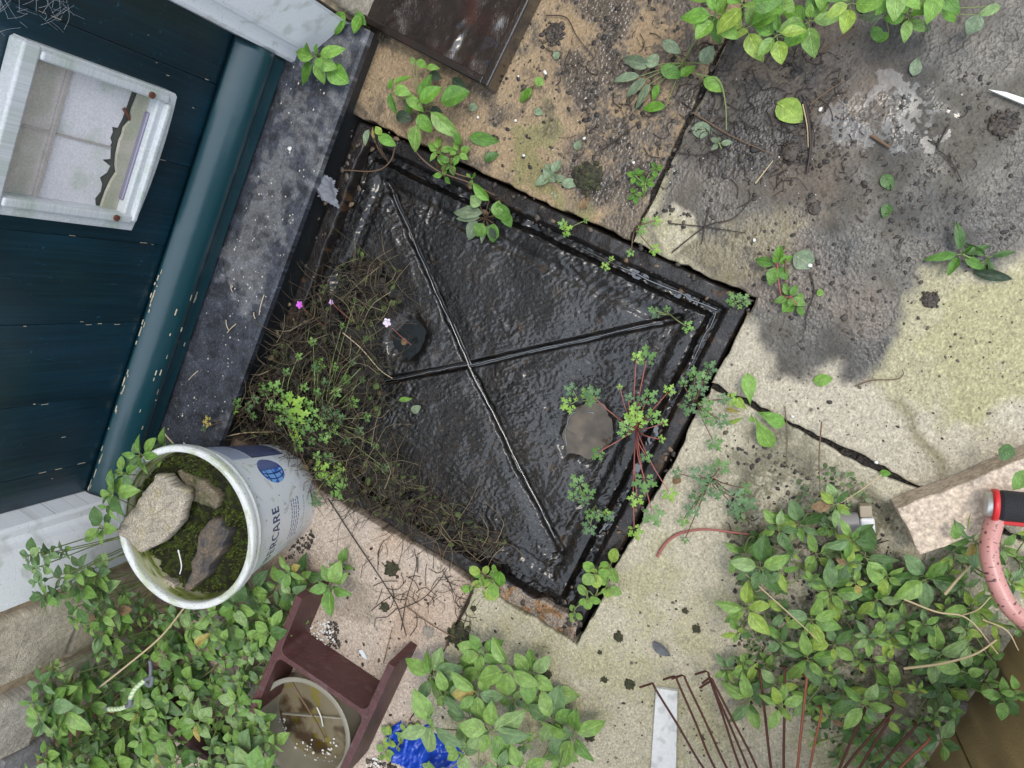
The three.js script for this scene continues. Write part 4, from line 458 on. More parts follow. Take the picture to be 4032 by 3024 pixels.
function inPoly(p, x, y) { let k = false; for (let i = 0, j = p.length - 1; i < p.length; j = i++) if ((p[i][1] > y) !== (p[j][1] > y) && x < (p[j][0] - p[i][0]) * (y - p[i][1]) / (p[j][1] - p[i][1]) + p[i][0]) k = !k; return k; }
function thicket(name, poly, gap, seeds, make, opt = {}) { // rosettes spread over an area and shared out between the plants rooted at the seeds
  const r = rng(opt.seed ?? 5), pts = []; let x0 = 1e9, x1 = -1e9, y0 = 1e9, y1 = -1e9; for (const [x, y] of poly) { x0 = Math.min(x0, x); x1 = Math.max(x1, x); y0 = Math.min(y0, y); y1 = Math.max(y1, y); }
  for (let k = 0; k < 6000; k++) { const x = rr(r, x0, x1), y = rr(r, y0, y1); if (!inPoly(poly, x, y)) continue; if (opt.thin && r() < opt.thin(x, y)) continue; if (pts.every((p) => Math.hypot(p[0] - x, p[1] - y) > gap * (0.75 + 0.5 * hash(Math.floor(p[0]), 3)))) pts.push([x, y]); }
  const own = seeds.map(() => []); for (const p of pts) { let b = 0, d = 1e9; seeds.forEach(([sx, sy], i) => { const q = Math.hypot(p[0] - sx, p[1] - sy); if (q < d) { d = q; b = i; } }); own[b].push([p[0], p[1], ...make(r, p[0], p[1])]); }
  seeds.forEach(([sx, sy, label], i) => { if (own[i].length) clump(name, label, own[i], { ...opt, seed: (opt.seed ?? 5) * 100 + i, root: null }); });
}
// --- the bank of weeds under the bucket and along the house wall
thicket('leafy_weed', [[95, 2180], [260, 2170], [330, 2230], [460, 2330], [620, 2400], [800, 2390], [960, 2330], [1120, 2240], [1180, 2330], [1120, 2480], [1030, 2640], [1000, 2760], [1060, 2900], [1120, 3070], [120, 3070], [180, 2900], [80, 2760], [200, 2640], [400, 2640], [330, 2480], [120, 2330]], 54,
  [[200, 2240, 'bushy leafy weed in front of the lower white door post'], [390, 2400, 'leafy weed just left of the bucket bottom'], [600, 2470, 'leafy weed directly below the bucket rim'], [830, 2430, 'small-leaved weed right below the bucket'], [1040, 2340, 'weed between the bucket and the steel beam flange'], [420, 2600, 'weed beside the bulging wall stones'], [620, 2660, 'weed around the striped cord'], [800, 2620, 'weed left of the steel beam, halfway up'], [960, 2620, 'weed touching the left beam flange'], [230, 2790, 'weed at the wall foot near grey brick'], [420, 2880, 'weed beside the half buried steel bar, wall side'], [640, 2960, 'weed at the bottom edge below the steel bar'], [850, 2800, 'weed left of the clear tub'], [1010, 2960, 'weed overhanging the lower left of the clear tub'], [200, 2980, 'weed in the bottom left corner by red brick']],
  (r, x, y) => { const k = y > 2750 ? 1.2 : 1; return [rr(r, 0.02, 0.1), mix(36, 90, Math.pow(r(), 1.3)) * k, 6 + Math.floor(r() * 4)]; }, { seed: 3, asp: [0.5, 0.76], odd: 0.022, mats: [GREENS[0], GREENS[1], GREENS[3], GREENS[1], GREENS[5], GREENS[2]] });
// --- the weeds between the slab joint and the board wall
thicket('leafy_weed', [[2880, 2130], [3060, 2050], [3180, 1990], [3330, 1960], [3300, 2080], [3450, 2170], [3560, 2260], [3700, 2220], [3840, 2090], [3900, 2160], [4080, 2080], [4080, 2440], [3960, 2560], [3900, 2680], [3780, 2850], [3600, 3060], [3300, 3060], [3150, 2830], [2900, 2780], [2820, 2600], [2860, 2420], [2960, 2340]], 82,
  [[3000, 2130, 'weed on the left fringe of the right-hand weed bank, upper'], [3200, 2050, 'weed beside the threaded pipe fitting'], [3180, 2270, 'broad-leaved weed in the middle of the right-hand bank'], [3420, 2290, 'weed below the pale concrete block corner'], [3640, 2230, 'weed against the lower edge of the concrete block'], [3830, 2260, 'weed left of the pink curved hose'], [3990, 2180, 'weed to the right of the pink hose'], [2960, 2440, 'weed nearest the moss dots on yellowish slab'], [3260, 2480, 'large weed in the centre of the right-hand bank'], [3540, 2480, 'weed between dry straw stems in the right bank'], [3800, 2450, 'weed below the end of the pink hose'], [2950, 2660, 'weed above the tops of the rake tines'], [3240, 2690, 'weed behind the upright rake tines'], [3520, 2700, 'dark weed near the broken white stone'], [3700, 2780, 'weed at the foot of the board wall'], [3420, 2930, 'weed at the bottom edge right of the rake']],
  (r, x, y) => [rr(r, 0.015, 0.08), mix(34, 124, Math.pow(r(), 1.3)), 5 + Math.floor(r() * 4)], { seed: 9, odd: 0.025, mats: [GREENS[0], GREENS[1], GREENS[5], GREENS[3], GREENS[2], GREENS[1], GREENS[4]], asp: [0.4, 0.62], thin: (x, y) => (x < 2950 && y > 2250 ? 0.3 : 0) });
// --- bottom centre
thicket('leafy_weed', [[1690, 2640], [1780, 2580], [1900, 2560], [2010, 2560], [2130, 2680], [2200, 2800], [2290, 2960], [2230, 3070], [1700, 3070], [1740, 2960], [1680, 2860], [1660, 2740]], 98,
  [[1820, 2680, 'large-leaved weed above the blue plastic bag'], [2080, 2730, 'large-leaved weed at bottom centre, right of the bag'], [1880, 2960, 'large-leaved weed overhanging the blue bag at bottom edge'], [2150, 2970, 'large-leaved weed at bottom centre edge']],
  (r) => [rr(r, 0.02, 0.1), mix(46, 140, Math.pow(r(), 0.9)), 5 + Math.floor(r() * 3)], { seed: 17, odd: 0.015, mats: [GREENS[0], GREENS[1], GREENS[3], GREENS[5], GREENS[1]] });
// --- top edge
thicket('leafy_weed', [[2760, -60], [3700, -60], [3600, 60], [3480, 40], [3330, 60], [3150, 120], [3050, 150], [2930, 130], [2800, 60]], 110,
  [[2900, 60, 'hanging leafy weed at the top, left half'], [3080, 60, 'leafy weed at the top edge with a yellowing leaf'], [3350, 20, 'leafy weed at the top edge over grey slab'], [3560, 10, 'leafy weed at the top edge, rightmost']],
  (r) => [rr(r, 0.05, 0.12), rr(r, 90, 130), 5 + Math.floor(r() * 3)], { seed: 23, mats: [BRIGHT[0], BRIGHT[1], BRIGHT[2], GREENS[1], GREENS[4]] });
// --- individually placed weeds
clump('leafy_weed', 'leafy weed between the beam flange top and bucket foot', [[1290, 2310, 0.07, 92, 9], [1180, 2270, 0.03, 80, 7], [1330, 2230, 0.02, 60, 5]], { root: [1280, 2330], mats: [GREENS[0], GREENS[1], GREENS[2]] });
clump('leafy_weed', 'leafy weed against the weather bar behind the bucket', [[540, 1795, 0.13, 88, 8], [640, 1780, 0.1, 92, 8], [470, 1870, 0.14, 80, 6]], { root: [660, 1800], mats: [GREENS[0], GREENS[1], GREENS[5]] });
clump('leafy_weed', 'leafy weed between the door and the left of the bucket', [[430, 1945, 0.14, 90, 8], [385, 2080, 0.14, 80, 7], [420, 2000, 0.12, 60, 4]], { root: [520, 2000], mats: [GREENS[0], GREENS[2], GREENS[1]] });
clump('leafy_weed', 'small weed hanging at the right edge over wet slab', [[3790, 1000, 0.02, 110, 6], [3900, 1010, 0.015, 80, 4]], { mats: [GREENS[2], BRIGHT[2], GREENS[0]], asp: [0.3, 0.42] });
clump('leafy_weed', 'weed springing against the board wall, bottom right', [[3960, 2760, 0.16, 70, 7], [4010, 2740, 0.18, 60, 5]], { root: [3900, 2740], mats: [GREENS[2], GREENS[0]] });
clump('leafy_weed', 'small weed rooted below the wet tide line, right of frame', [[3060, 1040, 0.03, 70, 6], [3110, 1170, 0.02, 62, 6], [3140, 1200, 0.015, 50, 4]], { root: [3085, 1200], mats: [BRIGHT[0], GREENS[0], BRIGHT[2]], stem: stemRed });
clump('leafy_weed', 'tiny weed seedlings by the slab joint above the frame', [[2500, 690, 0.02, 40, 6], [2540, 720, 0.02, 44, 6], [2580, 660, 0.015, 34, 5], [2500, 760, 0.012, 36, 5]], { root: [2530, 780], mats: BRIGHT });
clump('leafy_weed', 'pale little weed on the tan slab', [[2170, 690, 0.012, 62, 5], [2195, 720, 0.008, 74, 3]], { mats: PALE });
clump('leafy_weed', 'tiny pale seedling in mud left of dark clod', [[2830, 560, 0.02, 46, 4]], { mats: PALE });
clump('leafy_weed', 'bright seedling row along the upper frame edge', [[1720, 590, 0.015, 48, 6], [1800, 600, 0.02, 50, 6], [1770, 640, 0.012, 46, 5], [1740, 690, 0.01, 40, 4], [1850, 700, 0.006, 30, 4]], { root: [1770, 620], mats: BRIGHT, stem: stemBrown });
clump('leafy_weed', 'round-leaved weed at the lower frame corner', [[2340, 2260, 0.03, 58, 5], [2400, 2230, 0.025, 60, 4], [2390, 2320, 0.02, 54, 4], [2310, 2360, 0.012, 56, 4], [2260, 2420, 0.004, 34, 4]], { root: [2340, 2350], mats: [GREENS[4], BRIGHT[1], GREENS[1]], geos: ROUND, asp: [0.75, 0.9] });
clump('leafy_weed', 'round-leaved weed on the lower left frame edge', [[1890, 2270, 0.02, 46, 5], [1930, 2290, 0.012, 54, 4], [1860, 2320, 0.006, 54, 3], [1960, 2320, 0.01, 64, 2], [1940, 2260, 0.015, 30, 4]], { root: [1910, 2280], mats: [GREENS[4], BRIGHT[1], BRIGHT[0]], geos: ROUND, asp: [0.75, 0.9] });
clump('leafy_weed', 'small round-leaved weed beside the blue bag', [[1530, 2910, 0.02, 44, 5], [1590, 2890, 0.02, 44, 5], [1510, 2970, 0.02, 46, 5], [1630, 2890, 0.015, 36, 4], [1560, 2950, 0.02, 40, 4]], { mats: [GREENS[1], GREENS[4]], geos: ROUND, asp: [0.7, 0.85] });
function drawn(name, label, root, leaves, opt = {}) { // leaves measured one by one: base x, y -> tip x, y, width, heights
  const o0 = at(root[0], root[1], root[2] ?? 0), o = thing(name, label, opt.cat ?? 'weed', o0, opt.group ?? 'leafy weeds growing in the yard'), r = rng(root[0] + root[1]), st = [];
  for (const [x1, y1, x2, y2, w, h1 = 0.02, h2 = 0.02, mat] of leaves) { const a = at(x1, y1, h1), b = at(x2, y2, h2); addLeaf(o, o0, a, b, w * metres(a), pick(r, opt.geos ?? OVATE), mat ?? pick(r, opt.mats ?? GREENS), rr(r, -0.3, 0.3)); if (!opt.nostem) { const e = a.clone().sub(o0); st.push(tube([V(0, 0, 0), e.clone().multiplyScalar(0.5).add(V(0, Math.max(0, (h1) * 0.2), 0)), e], opt.sr ?? 0.0009, 4, 4, 0.0006)); } }
  if (st.length) { const s = part('stem', mergeGeometries(st), opt.stem ?? stemGreen, o); } return o; }
drawn('leafy_weed', 'bright sprig growing where the upper white post meets the sill', [1290, 235, 0.06], [[1235, 225, 1148, 205, 52, 0.1, 0.1], [1225, 210, 1200, 178, 36, 0.1, 0.12], [1245, 215, 1244, 172, 30, 0.11, 0.12], [1260, 215, 1356, 190, 50, 0.1, 0.1], [1250, 235, 1325, 270, 60, 0.1, 0.09], [1290, 262, 1374, 328, 84, 0.08, 0.07], [1250, 240, 1272, 335, 50, 0.09, 0.075], [1230, 245, 1172, 330, 62, 0.09, 0.08], [1245, 230, 1262, 262, 30, 0.11, 0.11]], { mats: BRIGHT });
drawn('leafy_weed', 'two-leaved sprig at the outer end of the sill', [1420, 40, 0.02], [[1358, 48, 1312, 138, 62, 0.07, 0.06], [1425, 60, 1392, 132, 56, 0.06, 0.06], [1400, 50, 1436, 96, 40, 0.06, 0.06]], { mats: [BRIGHT[2], BRIGHT[0], GREENS[2]] });
drawn('leafy_weed', 'bushy weed between the dark tray and the cover frame', [1660, 440, 0], [[1662, 392, 1684, 290, 66, 0.05, 0.06], [1652, 400, 1738, 342, 58, 0.06, 0.06], [1735, 400, 1850, 360, 82, 0.05, 0.05], [1553, 346, 1612, 370, 46, 0.06, 0.06], [1597, 373, 1668, 440, 44, 0.05, 0.04], [1536, 365, 1553, 456, 36, 0.05, 0.04], [1555, 328, 1614, 292, 34, 0.06, 0.06], [1647, 450, 1695, 526, 56, 0.04, 0.03], [1645, 495, 1626, 600, 68, 0.04, 0.03], [1697, 440, 1806, 548, 64, 0.04, 0.03], [1790, 525, 1815, 575, 30, 0.03, 0.02], [1640, 240, 1680, 262, 34, 0.03, 0.03], [1680, 262, 1728, 268, 26, 0.03, 0.03], [1620, 225, 1632, 255, 22, 0.03, 0.03], [1780, 310, 1836, 350, 40, 0.02, 0.02, DARKLEAF], [1560, 450, 1620, 470, 50, 0.02, 0.02, DARKLEAF], [1690, 290, 1740, 310, 40, 0.02, 0.02, DARKLEAF], [1620, 400, 1600, 460, 34, 0.03, 0.02], [1530, 350, 1545, 310, 24, 0.05, 0.06], [1700, 420, 1745, 470, 40, 0.02, 0.02, DARKLEAF]], { mats: [BRIGHT[0], BRIGHT[1], BRIGHT[2], GREENS[1]] });
drawn('leafy_weed', 'curling yellow-tipped shoot over the frame corner', [1530, 640, -0.004], [[1488, 530, 1560, 575, 44, 0.06, 0.05], [1500, 530, 1478, 500, 30, 0.06, 0.07, GREENS[4]], [1475, 545, 1462, 505, 18, 0.06, 0.07, YELLOW], [1452, 510, 1432, 574, 26, 0.03, 0.03, PALE[0]]], { mats: BRIGHT, stem: stemBrown });
drawn('leafy_weed', 'leafy sprig lying on the black cover', [1915, 860, -0.004], [[1900, 838, 1775, 830, 60, 0.015, 0.012, PALE[1]], [1890, 858, 1790, 856, 40, 0.012, 0.01, PALE[0]], [1880, 870, 1830, 945, 52, 0.012, 0.008, PALE[1]], [1905, 880, 1870, 935, 60, 0.02, 0.014], [1920, 890, 1885, 955, 34, 0.01, 0.01, PALE[0]], [1945, 880, 1935, 960, 54, 0.02, 0.012], [1950, 850, 1965, 790, 50, 0.025, 0.03], [1960, 800, 1990, 880, 74, 0.03, 0.02], [1985, 830, 2005, 900, 48, 0.015, 0.01, BRIGHT[2]], [1890, 810, 1850, 770, 54, 0.02, 0.025, GREENS[3]], [1925, 790, 1860, 720, 44, 0.02, 0.03], [1930, 900, 1950, 940, 30, 0.02, 0.02, DARKLEAF]], { mats: [BRIGHT[0], BRIGHT[2], GREENS[0]], stem: stemBrown });
drawn('leafy_weed', 'pale uprooted sprig with long leaves on the mud', [2690, 250, 0], [[2560, 260, 2440, 225, 52, 0.02, 0.02, PALE[1]], [2520, 300, 2408, 315, 36, 0.015, 0.01, PALE[0]], [2545, 310, 2455, 380, 40, 0.015, 0.01, PALE[1]], [2560, 330, 2490, 435, 44, 0.015, 0.01, PALE[0]], [2600, 265, 2690, 300, 56, 0.02, 0.015, BRIGHT[2]], [2620, 420, 2520, 420, 44, 0.008, 0.006, BRIGHT[0]], [2590, 255, 2540, 225, 60, 0.02, 0.02, PALE[0]], [2610, 160, 2680, 210, 46, 0.02, 0.02, PALE[1]], [2680, 300, 2740, 250, 44, 0.02, 0.02], [2760, 250, 2810, 180, 60, 0.02, 0.03, PALE[1]], [2770, 310, 2850, 360, 56, 0.015, 0.01], [2800, 60, 2830, 180, 50, 0.03, 0.02], [2760, 130, 2740, 60, 40, 0.04, 0.05], [2590, 330, 2570, 400, 30, 0.01, 0.006]], { mats: BRIGHT });
drawn('leafy_weed', 'drooping leaves of a vine on the grey wet slab', [3480, 60, 0.01], [[3490, 50, 3378, 66, 60, 0.06, 0.05, PALE[1]], [3500, 40, 3550, -10, 70, 0.07, 0.08], [3430, 110, 3480, 160, 50, 0.03, 0.02], [3500, 130, 3450, 165, 34, 0.02, 0.02], [3660, 90, 3630, 130, 40, 0.03, 0.02, PALE[1]], [3710, 20, 3770, 90, 52, 0.06, 0.05], [3680, 40, 3660, 10, 40, 0.06, 0.07], [3860, 60, 3810, 140, 70, 0.03, 0.02, PALE[0]], [3940, 25, 3850, 60, 40, 0.03, 0.03, GREENS[3]]], { mats: BRIGHT });
drawn('leafy_weed', 'rosette of long toothed leaves in the slab joint', [2957, 1625, 0.0], [[2955, 1600, 2945, 1468, 62, 0.02, 0.02, BRIGHT[1]], [2970, 1640, 3040, 1768, 74, 0.02, 0.012, BRIGHT[1]], [2980, 1625, 3095, 1672, 60, 0.02, 0.015, BRIGHT[0]], [2945, 1615, 2890, 1570, 44, 0.02, 0.02, GREENS[4]], [2940, 1640, 2860, 1672, 20, 0.015, 0.01, GREENS[4]], [2930, 1625, 2855, 1610, 20, 0.015, 0.012, YELLOW], [2975, 1620, 3060, 1640, 26, 0.02, 0.015], [2958, 1625, 2962, 1665, 26, 0.025, 0.025]], { geos: SPAT, mats: BRIGHT, nostem: true });
drawn('leafy_weed', 'two small leaves on the tan slab right of tray', [2100, 340, 0], [[2110, 335, 2135, 305, 40, 0.012, 0.015], [2095, 345, 2040, 408, 34, 0.01, 0.006], [2080, 360, 2050, 400, 26, 0.012, 0.008]], { mats: BRIGHT });
// ---------------------------------------------------------------- cut-leaved herbs
function herb(label, root, leaves, opt = {}) {
  const o0 = at(root[0], root[1], root[2] ?? -0.004), o = thing('cut_leaved_herb', label, 'herb', o0, 'cut-leaved herbs round the cover'), r = rng(root[0] * 3 + root[1]), st = [];
  for (const [px, py, s, h = 0.02, m] of leaves) { const c = at(px, py, h), L = s * metres(c) * rr(r, 0.8, 1.05), dir = Math.atan2(c.z - o0.z, c.x - o0.x) + rr(r, -0.5, 0.5), lf = part('leaf', pick(r, LOBED), m ?? pick(r, opt.mats ?? HERB), o); const back = V(Math.cos(dir), 0, Math.sin(dir)); const a = c.clone().addScaledVector(back, -0.3 * L); a.sub(o0); lf.position.copy(a); lf.rotation.set(rr(r, -0.25, 0.25), -dir, rr(r, -0.1, 0.25), 'YZX'); lf.scale.set(L, L, L * rr(r, 0.9, 1.15)); const mid = a.clone().multiplyScalar(0.5); mid.y += 0.3 * Math.abs(a.y) + 0.004; if (!opt.nostem) st.push(tube([V(0, 0, 0), mid, a], opt.sr ?? 0.0009, 6, 4, 0.0007)); }
  if (st.length) part('stems', mergeGeometries(st), opt.stem ?? stemGreen, o).userData.kind = 'stuff'; return o; }
herb('cut-leaved herb with red stems beside the murky puddle', [2505, 1690], [[2543, 1390, 120, 0.05], [2515, 1400, 70, 0.05], [2330, 1540, 100, 0.03], [2568, 1555, 80, 0.05], [2492, 1625, 80, 0.06, HERB[3]], [2470, 1660, 80, 0.06, HERB[1]], [2520, 1650, 70, 0.06, HERB[3]], [2454, 1690, 70, 0.05, HERB[1]], [2500, 1600, 60, 0.055, HERB[1]], [2581, 1635, 80, 0.05, HERB[1]], [2549, 1806, 66, 0.04], [2346, 1793, 80, 0.03], [2440, 1520, 36, 0.04], [2640, 1530, 70, 0.04], [2537, 1915, 110, 0.05], [2500, 1975, 90, 0.05], [2505, 2105, 86, 0.04], [2580, 2040, 110, 0.035], [2640, 1957, 84, 0.035], [2610, 1728, 40, 0.04, HERB[3]], [2620, 1660, 44, 0.05, HERB[3]], [2530, 1570, 60, 0.05, HERB[2]], [2480, 1560, 50, 0.05, HERB[2]]], { stem: stemRed, sr: 0.0011 });
herb('cut-leaved herb left of the puddle', [2290, 1570], [[2240, 1530, 62, 0.02], [2226, 1600, 84, 0.02], [2321, 1545, 90, 0.025], [2330, 1580, 66, 0.02], [2265, 1572, 24, 0.02, HERB[3]]], {});
herb('cut-leaved herb on the lower right of the black cover', [2320, 1960], [[2266, 1890, 80, 0.02], [2250, 1945, 60, 0.02], [2310, 1930, 84, 0.02], [2295, 1965, 66, 0.02]], { mats: [HERB[2], HERB[0]] });
herb('cut-leaved herb low on the black cover near its corner', [2345, 1990], [[2316, 2030, 60, 0.02], [2352, 2036, 62, 0.02], [2400, 2036, 66, 0.02], [2312, 2085, 84, 0.018], [2395, 2018, 40, 0.02, HERB[3]]], { mats: [HERB[2], HERB[0]] });
herb('trailing cut-leaved herb along the right frame edge', [2740, 1580], [[2707, 1616, 84, 0.03], [2752, 1521, 100, 0.04], [2733, 1464, 80, 0.04], [2802, 1440, 70, 0.035], [2720, 1550, 70, 0.03], [2790, 1590, 92, 0.03], [2853, 1571, 76, 0.03], [2890, 1575, 66, 0.025, HERB[3]], [2853, 1660, 88, 0.025], [2800, 1660, 70, 0.02], [2821, 1755, 96, 0.02], [2770, 1480, 70, 0.04], [2690, 1500, 60, 0.03], [2780, 1630, 60, 0.025]], { mats: [HERB[0], HERB[2], HERB[0]], stem: stemBrown });
herb('trailing cut-leaved herb on the yellowish slab', [2800, 1880], [[2733, 1856, 80, 0.03], [2796, 1843, 80, 0.03], [2720, 2015, 96, 0.03], [2745, 1965, 84, 0.025], [2916, 1970, 110, 0.03], [2900, 2020, 90, 0.02], [2825, 1950, 90, 0.03], [2960, 1990, 80, 0.02], [2690, 2060, 60, 0.02, HERB[1]], [2698, 2130, 40, 0.015], [2660, 1860, 60, 0.03], [2850, 1830, 80, 0.03], [2770, 1900, 90, 0.03], [2940, 1930, 70, 0.02]], { mats: [HERB[2], HERB[0], HERB[2]], stem: stemBrown });
herb('small cut-leaved herb in the upper frame channel', [2240, 905], [[2210, 880, 54, 0.01], [2238, 900, 60, 0.012], [2225, 925, 40, 0.008], [2310, 868, 24, 0.01]], { mats: [HERB[1], HERB[3]] });
herb('small cut-leaved herb hanging over the upper frame', [2500, 900], [[2590, 870, 62, 0.015], [2530, 910, 54, 0.012], [2585, 985, 66, 0.01], [2480, 1000, 50, 0.006], [2545, 870, 40, 0.012]], { mats: [HERB[1], HERB[3]], stem: stemBrown });
herb('tiny yellow-green herb on the cover near its upper edge', [2388, 1060], [[2388, 1045, 50, 0.006], [2410, 1015, 26, 0.006]], { mats: [HERB[3]] });
herb('cut-leaved herb at the right corner of the frame', [2920, 1190], [[2885, 1168, 66, 0.015], [2935, 1172, 56, 0.015], [2880, 1195, 40, 0.012], [2945, 1195, 40, 0.01], [2910, 1210, 30, 0.01]], { mats: [HERB[1], HERB[0]] });
herb('cut-leaved herb on the right tip of the cover', [2640, 1240], [[2575, 1230, 62, 0.012], [2625, 1212, 36, 0.012], [2715, 1290, 60, 0.008, HERB[1]], [2560, 1215, 40, 0.012]], { mats: [HERB[2], HERB[0]] });
herb('bright cut-leaved herb among the dead stems, sill side', [1150, 1620], [[1089, 1519, 80, 0.05], [1130, 1460, 50, 0.05], [1180, 1400, 44, 0.05], [1070, 1590, 56, 0.045], [1200, 1520, 56, 0.05], [1100, 1660, 56, 0.04], [1230, 1740, 50, 0.04], [1165, 1585, 130, 0.06, HERB[3]], [1190, 1630, 110, 0.06, HERB[3]], [1130, 1560, 80, 0.05], [1140, 1640, 80, 0.05], [1171, 1715, 84, 0.04, HERB[3]], [1210, 1684, 100, 0.05], [1040, 1530, 60, 0.04], [1160, 1660, 70, 0.055], [1120, 1600, 70, 0.05], [1220, 1590, 70, 0.05], [1180, 1760, 70, 0.04], [1240, 1620, 70, 0.05]], { mats: [HERB[1], HERB[0], HERB[1]] });
herb('cut-leaved herb among the dead stems, cover side', [1300, 1640], [[1260, 1430, 90, 0.04], [1298, 1615, 80, 0.04, HERB[2]], [1390, 1420, 44, 0.03], [1330, 1540, 56, 0.04], [1450, 1640, 44, 0.03], [1420, 1700, 50, 0.03], [1230, 1340, 46, 0.04], [1350, 1280, 40, 0.04], [1440, 1330, 36, 0.03], [1400, 1180, 34, 0.03], [1480, 1760, 44, 0.025], [1250, 1540, 56, 0.05], [1370, 1740, 50, 0.03], [1520, 1850, 40, 0.025, HERB[2]], [1430, 1490, 40, 0.03], [1266, 1671, 84, 0.04], [1317, 1696, 76, 0.035], [1361, 1494, 60, 0.03], [1400, 1580, 60, 0.03], [1340, 1640, 70, 0.03, HERB[2]], [1280, 1500, 60, 0.04], [1320, 1440, 50, 0.04], [1280, 1730, 60, 0.04], [1240, 1440, 60, 0.045]], { mats: [HERB[0], HERB[2], HERB[1]] });
herb('cut-leaved herb beside the bucket foot', [1300, 1870], [[1336, 1915, 120, 0.03, HERB[1]], [1273, 1842, 92, 0.04, HERB[3]], [1340, 1850, 66, 0.03, HERB[3]], [1300, 1800, 70, 0.035], [1250, 1790, 60, 0.04], [1350, 1890, 70, 0.03], [1235, 1975, 76, 0.02, HERB[2]], [1310, 1880, 70, 0.03, HERB[3]], [1260, 1870, 60, 0.03]], { mats: [HERB[1], HERB[0]] });
herb('cut-leaved herb straggling at the sill end by the bucket', [960, 1640], [[937, 1582, 70, 0.05], [925, 1610, 50, 0.04, HERB[3]], [985, 1600, 60, 0.04], [1000, 1640, 50, 0.03], [810, 1660, 60, 0.08, YELLOW], [800, 1690, 40, 0.07], [1010, 1570, 50, 0.05]], { mats: [HERB[0], HERB[2]], stem: stemBrown });
// --- flowers
function flower(px, py, h, R, col, label) { const c = at(px, py, h), o = thing('flower', label, 'flower', c, 'small pink flowers among the dead stems'), m = new THREE.MeshStandardMaterial({ color: col, roughness: 0.6, side: THREE.DoubleSide }); for (let i = 0; i < 5; i++) { const p = part('petal', ROUND[i % 2], m, o); p.rotation.set(0, i * 1.257, 0.25, 'YZX'); p.scale.set(R, R, R * 0.75); } part('stalk', tube([V(0, 0, 0), V(0.012, -0.02, 0.012), V(0.03, -h + 0.004, 0.025)], 0.0006, 6, 4), stemRed, o); }
flower(1180, 1200, 0.05, 0.0065, lin(0.6, 0.12, 0.62), 'vivid magenta flower beside the sill riser'); flower(1305, 1190, 0.05, 0.0045, lin(0.6, 0.38, 0.6), 'half-open pale pink bud near the dark pool'); flower(1525, 1270, 0.05, 0.0075, lin(0.72, 0.62, 0.72), 'pale pink flower over the black cover');
